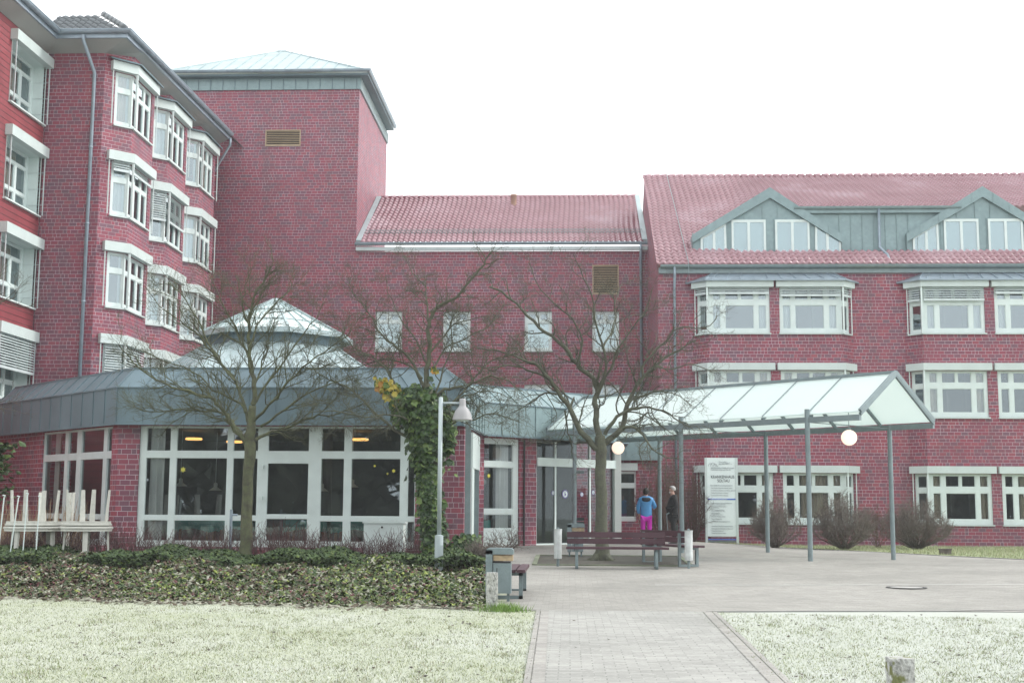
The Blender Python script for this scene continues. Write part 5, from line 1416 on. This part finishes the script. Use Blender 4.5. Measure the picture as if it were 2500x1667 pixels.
# granite bollards
def bollard(loc, w_, h_, lab, mat, seed):
    bm = bmesh.new(); bmesh.ops.create_cube(bm, size=1); bmesh.ops.subdivide_edges(bm, edges=bm.edges, cuts=9, use_grid_fill=True)
    rr = random.Random(seed); ph = [rr.uniform(0, 6) for _ in range(6)]
    for v in bm.verts:
        x, y, z = v.co; e = .5
        v.co.z = (z + .5) * h_ - (.05 if z < 0 else 0)
        rnd_ = max(0, abs(x) - .42) * max(0, abs(y) - .42) * 20
        tz = max(0, z - .44) * .6 * (abs(x) + abs(y))
        v.co.x = x * w_ * (1.0 - rnd_) * (1 + .05 * math.sin(z * 5 + ph[0])) + .004 * math.sin(z * 40 + y * 30 + ph[1]) + rr.gauss(0, .0022)
        v.co.y = y * w_ * (1.0 - rnd_) * (1 + .05 * math.sin(z * 4 + ph[2])) + .004 * math.sin(z * 33 + x * 28 + ph[3]) + rr.gauss(0, .0022)
        v.co.z -= tz * .12
    me = bpy.data.meshes.new('stone_bollard'); bm.to_mesh(me); bm.free(); me.materials.append(mat)
    o = bpy.data.objects.new('stone_bollard', me); o.location = loc; col.objects.link(o); return tag(o, lab, 'bollard', 'rough granite bollards')
def stone(name, moss):
    m = NT(name); a = m.ramp(m.noise(26, 5, rough=.75), [(.35, (.16, .16, .15)), (.5, (.40, .40, .38)), (.7, (.62, .62, .60))])
    a = m.mix(m.ramp(m.noise(9, 3), [(.55, (0, 0, 0)), (.62, (1, 1, 1))]), a, c4(moss)); m.l(a, m.b.inputs['Base Color']); m.b.inputs['Roughness'].default_value = .9; m.bump(m.noise(50, 4), .9, .01); return m.mat
bollard((-1.06, 17.9, 0), .145, .51, 'small rough granite bollard standing in front of the waste bin', stone('granite', (.42, .42, .38)), 1)
p = atY(2196, 1600, 8.6); bollard((p.x, 8.6, 0), .148, .445, 'lichen-spotted granite bollard cut off by the bottom edge at the right', stone('lichened_granite', (.16, .17, .07)), 2)
# street lamp
t = thing('street_lamp', 'grey bell-shaped street lamp on a short arm in the planting bed', 'street lamp', (-2.50, 24.9, gz(0, 24.9))); lx, ly, lz = -2.50, 24.9, gz(0, 24.9)
LM = simple('painted_lamp_metal', (.38, .44, .45), .45, .08, 4)
mb = MB(); mb.tube([(lx, ly, lz), (lx, ly, lz + .76), (lx, ly, lz + .77)], [.082, .082, .045], 18); mb.aabb(lx + .02, lx + .09, ly - .095, ly - .07, lz + .05, lz + .58); mb.build('pole_base', LM, t)
mb = MB(); mb.tube([(lx, ly, lz + .77), (lx, ly, 3.49)], .042, 16); mb.lathe((lx, ly, 3.49), [(.042, 0), (.035, .02), (0, .03)], 14); mb.build('pole', LM, t, smooth=True)
mb = MB(); mb.tube([(lx + .03, ly, 3.40), (lx + .36, ly, 3.40)], .02, 10); mb.build('arm', LM, t, smooth=True)
hx = lx + .425; mb = MB(); mb.lathe((hx, ly, 3.1), [(0, .385), (.055, .385), (.062, .37), (.064, .26), (.072, .23), (.11, .19), (.15, .13), (.175, .06), (.188, -.01), (.192, -.02), (.19, -.035), (.17, -.035), (.165, .0)], 30); mb.build('lamp_shade', simple('warm_grey_shade', (.31, .305, .31), .55, .05, 2), t, smooth=True)
mb = MB(); mb.lathe((hx, ly, 3.1), [(.165, -.005), (.12, -.045), (0, -.055)], 24); mb.build('diffuser', M['sign'], t, smooth=True)
# notice frame seen edge on
t = thing('notice_frame', 'galvanised double post frame with white board seen edge on beside the ivy', 'notice board', (-2.35, 28.0, gz(0, 28)))
for px_, Y in ((1142, 27.2), (1163, 29.3)):
    b = atY(px_, 1300, Y); mb = MB(); mb.aabb(b.x - .07, b.x + .05, Y - .03, Y + .03, gz(0, Y), 3.0 if Y > 28 else 3.2)
    for k in range(12): mb.aabb(b.x - .055, b.x - .02, Y - .034, Y - .03, .5 + k * .2, .62 + k * .2)
    mb.build('post', M['galv'], t)
b0_ = atY(1152, 1300, 27.5); b1_ = atY(1168, 1300, 29.2); mb = MB(); mb.bar((b0_.x, 27.3, 2.6), (b1_.x, 29.2, 2.6), .04, .75); mb.bar((b0_.x - .0, 27.3, 1.3), (b1_.x - .03, 28.0, 1.3), .03, 2.0); mb.build('board', M['white'], t)
# white garden cabinet and standpipe
b = atY(940, 1300, 30.2); t = thing('garden_cabinet', 'white metal cabinet in front of the right dining room window', 'cabinet', (b.x, 30.2, gz(0, 30)))
mb = MB(); mb.aabb(b.x - .47, b.x + .45, 30.0, 30.45, .25, 1.02); mb.build('body', M['white'], t)
mb = MB(); mb.aabb(b.x - .5, b.x + .5, 29.97, 30.48, 1.02, 1.05); mb.build('lid', M['white'], t)
mb = MB(); mb.tube([(b.x - .04, 29.99, .93), (b.x - .04, 29.95, .93)], .025, 10); mb.build('lock', M['black'], t)
b = atY(563, 1300, 28.6); t = thing('standpipe', 'grey steel garden standpipe with a side tap left of the slim tree trunk', 'standpipe', (b.x, 28.6, gz(0, 28.6)))
mb = MB(); mb.tube([(b.x, 28.6, .2), (b.x, 28.6, 1.32)], .032, 10); mb.build('post', M['pipe'], t)
mb = MB(); mb.tube([(b.x, 28.6, 1.2), (b.x + .14, 28.6, 1.2)], .022, 8); mb.build('tap', M['pipe'], t)
# small box on the lawn
b = atZ(2308, 1353, .2); t = thing('utility_box', 'small dark utility box on the lawn below the rightmost windows', 'utility box', (b.x, b.y, gz(b.x, b.y)))
mb = MB(); mb.aabb(b.x - .14, b.x + .14, b.y - .1, b.y + .1, gz(b.x, b.y), gz(b.x, b.y) + .13); mb.aabb(b.x - .16, b.x + .16, b.y - .12, b.y + .12, gz(b.x, b.y) + .13, gz(b.x, b.y) + .16); mb.build('housing', simple('weathered_box', (.12, .10, .09), .8, .3, 9), t)
# garden tables: standing ones with upturned ones on top
plast = simple('weathered_white_plastic', (.62, .62, .56), .55, .14, 4, fine=14)
def gtable(loc, r_, up, lab, rz=0, H_=.70):
    t = thing('garden_table', lab, 'garden table', loc, 'stacked white plastic garden tables', rz); x, y, z = loc
    zt = z + (H_ if up else 0)
    mb = MB(); pr = [(0, .035), (r_ - .03, .035), (r_, .02), (r_, -.005), (r_ - .02, -.015), (r_ - .02, -.06), (r_ - .05, -.06), (r_ - .05, -.01), (0, -.01)]
    if not up: pr = [(a, .0 - b) for a, b in pr]
    mb.lathe((x, y, zt), pr, 28); mb.build('table_top', plast, t)
    for k in range(4):
        a = rz + math.pi / 4 + k * math.pi / 2; c, s_ = math.cos(a), math.sin(a)
        z0, z1 = (zt - .02, z) if up else (zt + .02, zt + .71)
        q0 = Vector((x + c * (r_ - .12), y + s_ * (r_ - .12), z0)); q1 = Vector((x + c * (r_ - .07), y + s_ * (r_ - .07), z1)); n_ = Vector((-s_, c, 0))
        mb = MB(); u = Vector((c, s_, 0))
        A = [q0 + n_ * a_ + u * b_ for a_, b_ in ((-.06, -.01), (.06, -.01), (.05, .03), (-.05, .03))]; B_ = [q1 + n_ * a_ + u * b_ for a_, b_ in ((-.04, -.01), (.04, -.01), (.034, .02), (-.034, .02))]
        for i in range(4): j = (i + 1) % 4; mb.face([A[i], A[j], B_[j], B_[i]])
        mb.face(A); mb.face(B_[::-1]); mb.build('leg', plast, t)
    return t
for k, (px_, Y, r_, ra, lb_) in enumerate(((82, 26.9, .60, .5, 'left'), (212, 26.6, .53, 1.1, 'right'), (135, 28.6, .55, .2, 'rear middle'))):
    b = atY(px_, 1285, Y); g0 = gz(b.x, Y); top = b.z - .03
    nm = {'left': 'round white plastic table standing at the left of the table group', 'right': 'round white plastic table standing nearest the brick pillar', 'rear middle': 'round white plastic table standing behind the two front tables'}[lb_]
    gtable((b.x, Y, g0), r_, True, nm, ra, top - g0)
    nu = {'left': 'upturned white table, legs in the air, on the left table', 'right': 'upturned white table, legs in the air, on the table nearest the brick pillar', 'rear middle': 'upturned white table, legs in the air, on the rear table'}[lb_]
    gtable((b.x, Y, top + .08), r_ - .03, False, nu, ra + .3)
def wpole(x0, y0, x1, y1, Y, lab):
    a = atY(x0, y0, Y); b = atY(x1, y1, Y); t = thing('hooked_pole', lab, 'garden pole', (b.x, Y, b.z), 'thin white hooked poles before the tables')
    mb = MB(); mb.tube([b, a], .013, 8); mb.build('pole', M['white'], t); mb = MB(); mb.tube([a, a + Vector((.02, 0, .04)), a + Vector((-.03, 0, .045))], .014, 6); mb.build('hook', M['white'], t)
wpole(10, 1214, -4, 1345, 25.6, 'thin white pole at the very left edge of the picture'); wpole(45, 1216, 24, 1355, 25.6, 'thin white pole in front of the left upturned table'); wpole(67, 1209, 55, 1358, 25.9, 'thin white pole just right of the left upturned legs'); wpole(97, 1216, 87, 1358, 25.6, 'thin white pole before the broad upturned legs')
for px_, lab in ((8, 'white plastic tub lying at the left picture edge behind the bed'), (100, 'white plastic foot lying under the tables')):
    b = atY(px_, 1368, 25.4); mb = MB(); mb.lathe((b.x, 25.4, b.z), [(0, 0), (.16, 0), (.13, .1), (.04, .13), (0, .13)], 16); tag(mb.build('parasol_base', M['white'], None), lab, 'parasol base', 'white parasol bases')
# information sign
sx = atY(1762, 1240, 46.2).x; YS = 46.2; g0 = gz(sx, YS)
t = thing('information_sign', 'tall pale hospital information sign with a blue stripe reading KRANKENHAUS SOLTAU', 'sign', (sx, YS, g0))
sk = FPX / 46.9; SW = 78 / sk; zt = atY(1762, 1117, YS).z; FSg = Fr((sx - SW / 2, YS), (sx + SW / 2, YS))
mb = MB(); fbox(mb, FSg, .07, SW - .07, g0 + .25, zt, -.08, 0); mb.build('board', M['sign'], t)
for a, b in ((0, .08), (SW - .08, SW)):
    mb = MB(); fbox(mb, FSg, a, b, g0 - .1, zt + .0, -.11, .03); mb.build('side_post', M['box'], t)
mb = MB(); zs = lambda py: atY(1762, py, YS).z
fbox(mb, FSg, .09, SW - .09, zs(1219.5), zs(1216.5), 0, .012); fbox(mb, FSg, .09, SW - .09, zs(1317.5), zs(1314.5), 0, .03); mb.build('stripe', M['blue'], t)
mb = MB(); fbox(mb, FSg, .09, SW - .09, g0 + .05, zs(1319), -.06, -.02); mb.build('plinth', M['galv'], t)
def text(s, u, z, size, mat, nm='lettering', bold=0, ww=1.0, rot=0):
    cu = bpy.data.curves.new('t', 'FONT'); cu.body = s; cu.size = size; cu.extrude = .002; cu.offset = bold
    o = bpy.data.objects.new('t', cu); col.objects.link(o); bpy.context.view_layer.update()
    me = bpy.data.meshes.new_from_object(o.evaluated_get(bpy.context.evaluated_depsgraph_get())); bpy.data.objects.remove(o)
    me.name = nm; ob = bpy.data.objects.new(nm, me); col.objects.link(ob); me.materials.append(mat); ob.parent = t
    p = FSg.pt(u, z, .012); ob.rotation_euler = (math.pi / 2, rot, 0); ob.scale = (ww, 1, 1); ob.location = p - Vector(t.location); return ob
GI = simple('grey_lettering', (.24, .27, .29), .5, .05)
text('KRANKENHAUS', .21, zs(1167), .15, M['ink'], ww=.77); text('SOLTAU', .44, zs(1176.3), .15, M['ink'], ww=.77)
text('HEIDEKREIS-KLINIKUM GmbH', .21, zs(1143.5), .072, GI, ww=.88); text('Krankenhäuser Soltau und Walsrode', .21, zs(1147.5), .055, GI, ww=.85)
text('Das Leben', .50, zs(1129), .07, GI, rot=-.05); text('für Sie wagen!', .50, zs(1133.5), .07, GI, rot=-.1)
lgm = MB()
for cx_, r_ in ((.20, .07), (.29, .085), (.37, .06)):
    lgm.tube([FSg.pt(cx_ + r_ * math.cos(a), zs(1138) + r_ * 1.5 * math.sin(a), .012) for a in [math.pi * k / 10 for k in range(11)]], .006, 4)
lgm.tube([FSg.pt(.42, zs(1138), .012), FSg.pt(.48, zs(1136.5), .012)], .006, 4); lgm.tube([FSg.pt(.50, zs(1133.8), .012), FSg.pt(.96, zs(1132), .012)], .003, 4)
lgm.build('logo', GI, t)
rows_ = [(1186, 'Elbe-Heide-Krankenhausverbund', .07), (1192, '· Elbe Kliniken Stade-Buxtehude GmbH', .058), (1198, '· Krankenhaus Buchholz und Winsen gGmbH', .058), (1204, '· Städtisches Klinikum Lüneburg', .058), (1210, '· Psychiatrische Klinik Lüneburg', .058),
 (1229, '· Nephrologische Gemeinschaftspraxis', .058), (1232, '   Dr. Busch, Dr. Heinrich, Dr. Klausen', .04), (1237, '· Radiologische Praxis Soltau', .058), (1240, '   Dr. Ferling, Dr. Jahn', .04), (1245.5, '· MRT Kernspinto Soltau', .058), (1248.5, '   Dr. med. Wolff Heinrich, Dr. Müller', .04), (1253.5, '· Mammographie', .058), (1256.5, '   Brustuntersuchung in Zentrum', .04), (1261.5, '· MediClin Klinikum Soltau', .058), (1267.5, '· Klinik Fallingbostel', .058), (1273.5, '· Medizinische Versorgungszentren', .058),
 (1285, '· Heidekreis-Dienstleistungsgesellschaft', .058), (1291, '· Onkologischer Arbeitskreis Soltau e.V.', .058), (1296.5, '· Tumorhilfe Soltau e.V.', .058), (1302, '· Hospizverein Kreis Soltau', .058), (1310.5, '· Evangelischer Hilfsverein', .058)]
for py_, s_, sz in rows_: text(s_, .19, zs(py_), sz, GI, ww=.83)
text('Unsere Kooperationspartner', .19, zs(1219.3), .06, M['sign'], ww=.83)
# wheelchair waiting behind the entrance glass
wc = FD.pt(2.32, 0, -.75); t = thing('wheelchair', 'wheelchair with a large chrome wheel behind the left entrance glass', 'wheelchair', (wc.x, wc.y, .33))
for k, o_ in enumerate((-.0, -.55)):
    c = FD.pt(2.32, .66, -.55 + o_); mb = MB()
    ring = [c + (FD.d * math.cos(a) + Vector((0, 0, 1)) * math.sin(a)) * .30 for a in [k2 * math.pi / 12 for k2 in range(25)]]
    mb.tube(ring, .022, 8, cap=False)
    for k2 in range(0, 24, 4): mb.tube([c, ring[k2]], .004, 4)
    mb.build('wheel', M['galv'], t)
mb = MB(); a = FD.pt(2.1, .8, -.8)
q = [FD.xy(2.0, -.6), FD.xy(2.45, -.6), FD.xy(2.45, -1.05), FD.xy(2.0, -1.05)]; mb.prism(q, .80, .84)
q = [FD.xy(2.0, -.6), FD.xy(2.05, -.6), FD.xy(2.05, -1.05), FD.xy(2.0, -1.05)]; mb.prism(q, .84, 1.3); mb.build('seat', M['black'], t)

# ================================================================ PEOPLE
def skin(name, verts, edges, radii, mat, parent, sub=2, loc=(0, 0, 0)):
    me = bpy.data.meshes.new(name); me.from_pydata(verts, edges, []); o = bpy.data.objects.new(name, me); col.objects.link(o)
    me.materials.append(mat); o.parent = parent
    m_ = o.modifiers.new('skin', 'SKIN'); m_.use_smooth_shade = True
    sv = me.skin_vertices
    if not sv: me.attributes
    layer = me.skin_vertices[0].data if me.skin_vertices else None
    if layer is None:
        bpy.context.view_layer.objects.active = o
        bm = bmesh.new(); bm.from_mesh(me); bm.verts.layers.skin.verify(); bm.to_mesh(me); bm.free(); layer = me.skin_vertices[0].data
    for i, r_ in enumerate(radii):
        layer[i].radius = r_ if hasattr(r_, '__len__') else (r_, r_); layer[i].use_root = (i == 0)
    s_ = o.modifiers.new('sub', 'SUBSURF'); s_.levels = sub; s_.render_levels = sub
    return o
def chain(parts):
    """parts: list of (name, pos, radius, parent name)"""
    idx = {}; V = []; E = []; Rr = []
    for n_, p, r_, par in parts:
        idx[n_] = len(V); V.append(p); Rr.append(r_)
        if par: E.append((idx[par], idx[n_]))
    return V, E, Rr
def ellipsoid(name, c, r_, mat, parent, cut=None, seed=0, bump_=0):
    bm = bmesh.new(); bmesh.ops.create_uvsphere(bm, u_segments=24, v_segments=16, radius=1); rr = random.Random(seed)
    for v in bm.verts:
        k = 1 + bump_ * math.sin(v.co.x * 9 + v.co.z * 7) * .5
        v.co = Vector((v.co.x * r_[0] * k, v.co.y * r_[1] * k, v.co.z * r_[2] * k))
    if cut:
        for v in [v for v in bm.verts if cut(v.co)]: bm.verts.remove(v)
    for v in bm.verts: v.co += Vector(c)
    me = bpy.data.meshes.new(name); bm.to_mesh(me); bm.free(); me.materials.append(mat)
    for p in me.polygons: p.use_smooth = True
    o = bpy.data.objects.new(name, me); col.objects.link(o); o.parent = parent; return o
skin_m = simple('skin', (.50, .30, .24), .6, .06); hair_b = simple('dark_hair', (.02, .015, .013), .6, .2, 20); hair_w = simple('white_hair', (.38, .37, .36), .7, .12, 20)
blue_j = simple('bright_blue_jacket', (.07, .27, .55), .55, .12, 5, bump=.1); navy = simple('navy_hood_lining', (.02, .03, .045), .7); pink = simple('magenta_trousers', (.55, .02, .42), .7, .1); blk = simple('black_wool_coat', (.012, .012, .013), .85, .2, 8); shoe = simple('shoe_leather', (.03, .028, .026), .5)
def fingers(sx, hx_, hy, hz):
    out = []
    for k, (dx, dy, L_) in enumerate(((-.024, .0, .062), (-.008, .0, .072), (.008, .0, .07), (.024, .0, .056))):
        out += [(f'{sx}f{k}a', (hx_ + dx * .3, hy + dx, hz - .075), .009, sx + 'h'), (f'{sx}f{k}b', (hx_ + .01, hy + dx * 1.1, hz - .08 - L_ * .55), .008, f'{sx}f{k}a'), (f'{sx}f{k}c', (hx_ + .022, hy + dx, hz - .08 - L_), .007, f'{sx}f{k}b')]
    out += [(sx + 't1', (hx_ + .01, hy - .035, hz - .03), .011, sx + 'h'), (sx + 't2', (hx_ + .018, hy - .045, hz - .065), .009, sx + 't1')]
    return out
def person_woman(px_, Y):
    b = atY(px_, 1300, Y); g = gz(b.x, Y); H0 = atY(px_, 1191, Y).z - g; k = H0 / 1.70
    t = thing('person', 'person seen from behind in a bright blue jacket and magenta trousers', 'person', (b.x, Y, g)); t.scale = (k, k, k)
    V, E, Rr = chain([('pel', (0, 0, .95), (.13, .10), None), ('ch', (0, .01, 1.22), (.13, .10), 'pel'), ('nk', (0, 0, 1.42), (.06, .06), 'ch'), ('hd0', (0, .01, 1.50), .055, 'nk'), ('hd1', (0, .025, 1.58), (.075, .085), 'hd0'), ('hd2', (0, .015, 1.65), .05, 'hd1'),
        ('ll0', (-.09, 0, .88), .085, 'pel'), ('ll1', (-.10, .01, .50), .055, 'll0'), ('ll2', (-.10, -.01, .08), .038, 'll1'), ('ll3', (-.11, .12, .04), .035, 'll2'),
        ('rl0', (.09, 0, .88), .085, 'pel'), ('rl1', (.10, .01, .50), .055, 'rl0'), ('rl2', (.10, -.01, .08), .038, 'rl1'), ('rl3', (.12, .12, .04), .035, 'rl2'),
        ('ls', (-.17, 0, 1.36), .05, 'ch'), ('le', (-.24, -.03, 1.10), .042, 'ls'), ('lh', (-.20, .08, .88), .03, 'le')] + fingers('l', -.20, .10, .88) +
        [('rs', (.17, 0, 1.36), .05, 'ch'), ('re', (.26, .02, 1.12), .042, 'rs'), ('rh', (.20, .20, 1.12), .03, 're')])
    skin('body', V, E, Rr, skin_m, t)
    V, E, Rr = chain([('a', (0, -.005, .98), (.185, .13), None), ('a0', (0, -.005, .70), (.185, .135), 'a'), ('b', (0, -.01, 1.18), (.175, .13), 'a'), ('c', (0, -.015, 1.36), (.17, .12), 'b'), ('d', (0, -.005, 1.49), (.075, .08), 'c'),
        ('ls', (-.17, 0, 1.35), .075, 'c'), ('le', (-.25, -.03, 1.12), .068, 'ls'), ('lw', (-.215, .05, .92), .05, 'le'), ('rs', (.17, 0, 1.35), .075, 'c'), ('re', (.27, .01, 1.14), .068, 'rs'), ('rw', (.22, .15, 1.12), .05, 're')])
    skin('jacket', V, E, Rr, blue_j, t)
    V, E, Rr = chain([('a', (0, 0, .86), (.15, .12), None), ('l0', (-.09, 0, .80), .10, 'a'), ('l1', (-.10, .01, .48), .07, 'l0'), ('l2', (-.10, -.01, .10), .055, 'l1'), ('r0', (.09, 0, .80), .10, 'a'), ('r1', (.10, .01, .48), .07, 'r0'), ('r2', (.10, -.01, .10), .055, 'r1')])
    skin('trousers', V, E, Rr, pink, t)
    ellipsoid('hood', (0, -.10, 1.37), (.135, .075, .085), navy, t, lambda c: c.z > .055, 0, .1)
    ellipsoid('hair', (0, .0, 1.605), (.092, .10, .115), hair_b, t, lambda c: c.y > .06 and c.z < .03, 0, .12)
    for s_ in (-1, 1): ellipsoid('shoulder_panel', (s_ * .185, .02, 1.35), (.085, .07, .06), navy, t)
    for s_ in (-.105, .115): ellipsoid('shoe', (s_, .04, .04), (.048, .12, .045), shoe, t)
    return t
def person_man(px_, Y):
    b = atY(px_, 1300, Y); g = gz(b.x, Y); H0 = atY(px_, 1186, Y).z - g; k = H0 / 1.76
    t = thing('person', 'white-haired person in a long black coat standing in profile beside a canopy post', 'person', (b.x, Y, g)); t.scale = (k, k, k)
    # faces left (-x)
    V, E, Rr = chain([('pel', (0, 0, .98), (.12, .13), None), ('ch', (.01, 0, 1.28), (.12, .15), 'pel'), ('nk', (-.01, 0, 1.48), (.06, .06), 'ch'), ('hd0', (-.04, 0, 1.56), .058, 'nk'), ('hd1', (-.045, 0, 1.645), (.088, .078), 'hd0'), ('hd2', (-.035, 0, 1.71), .055, 'hd1'), ('jaw', (-.095, 0, 1.575), .035, 'hd0'), ('nose', (-.128, 0, 1.635), .014, 'hd1'),
        ('ll0', (0, -.09, .90), .09, 'pel'), ('ll1', (-.02, -.10, .50), .06, 'll0'), ('ll2', (.02, -.10, .08), .04, 'll1'), ('rl0', (0, .09, .90), .09, 'pel'), ('rl1', (0, .10, .50), .06, 'rl0'), ('rl2', (.04, .10, .08), .04, 'rl1'),
        ('ls', (.01, -.17, 1.40), .05, 'ch'), ('le', (.06, -.23, 1.14), .042, 'ls'), ('lh', (-.05, -.15, .98), .03, 'le')] + fingers('l', -.06, -.13, .98) + [('rs', (.01, .17, 1.40), .05, 'ch'), ('re', (.05, .23, 1.14), .042, 'rs'), ('rh', (-.05, .14, .98), .03, 're')])
    skin('body', V, E, Rr, skin_m, t)
    V, E, Rr = chain([('a', (-.01, 0, .98), (.20, .19), None), ('a0', (0, 0, .70), (.17, .175), 'a'), ('ab', (-.04, 0, 1.10), (.205, .19), 'a'), ('b', (-.01, 0, 1.24), (.20, .19), 'ab'), ('c', (.02, 0, 1.40), (.13, .15), 'b'), ('d', (-.005, 0, 1.51), (.085, .085), 'c'),
        ('ls', (.015, -.18, 1.40), .08, 'c'), ('le', (.075, -.24, 1.15), .072, 'ls'), ('lw', (-.08, -.19, .97), .065, 'le'), ('rs', (.015, .18, 1.40), .08, 'c'), ('re', (.06, .24, 1.15), .072, 'rs'), ('rw', (-.06, .21, 1.0), .055, 're')])
    skin('coat', V, E, Rr, blk, t)
    V, E, Rr = chain([('a', (0, 0, .86), (.12, .14), None), ('l0', (0, -.09, .80), .10, 'a'), ('l1', (-.02, -.10, .48), .078, 'l0'), ('l2', (.02, -.10, .09), .06, 'l1'), ('r0', (0, .09, .80), .10, 'a'), ('r1', (0, .10, .48), .078, 'r0'), ('r2', (.04, .10, .09), .06, 'r1')])
    skin('trousers', V, E, Rr, blk, t)
    ellipsoid('hair', (-.028, 0, 1.672), (.105, .092, .095), hair_w, t, lambda c: (c.x < -.035 and c.z < .045) or c.z < -.06)
    ellipsoid('ear', (-.03, -.088, 1.63), (.018, .012, .03), skin_m, t)
    ellipsoid('beard', (-.10, 0, 1.565), (.03, .045, .035), hair_w, t)
    for y_ in (-.10, .10): ellipsoid('shoe', (-.02, y_, .045), (.14, .05, .045), shoe, t)
    return t
person_woman(1578, 38.0); person_man(1645, 38.2)
b = atY(1633, 1320, 37.9); t = thing('walking_stick', 'pale walking stick held in front of the black-coated person', 'walking stick', (b.x, 37.9, gz(b.x, 37.9)))
mb = MB(); g0 = gz(b.x, 37.9); mb.tube([(b.x, 37.9, g0), (b.x - .06, 37.9, g0 + .85), (b.x - .03, 37.9, g0 + .90)], .011, 8); mb.build('shaft', M['galv'], t)
mb = MB(); mb.tube([(b.x - .07, 37.9, g0 + .88), (b.x + .02, 37.9, g0 + .93)], .018, 8); mb.build('handle', M['galv'], t)

# ================================================================ HAZE
HAZE = .0009
hz = MB(); hz.aabb(-112, 112, -62, 122, -1.2, 30); ho = hz.build('haze', NT('haze_air').mat); tag(ho, kind='stuff')
hm = ho.data.materials[0]; n_ = hm.node_tree; n_.nodes.clear(); pv_ = n_.nodes.new('ShaderNodeVolumePrincipled'); om = n_.nodes.new('ShaderNodeOutputMaterial')
pv_.inputs['Color'].default_value = (.93, .96, .97, 1); pv_.inputs['Density'].default_value = HAZE; n_.links.new(pv_.outputs[0], om.inputs['Volume'])
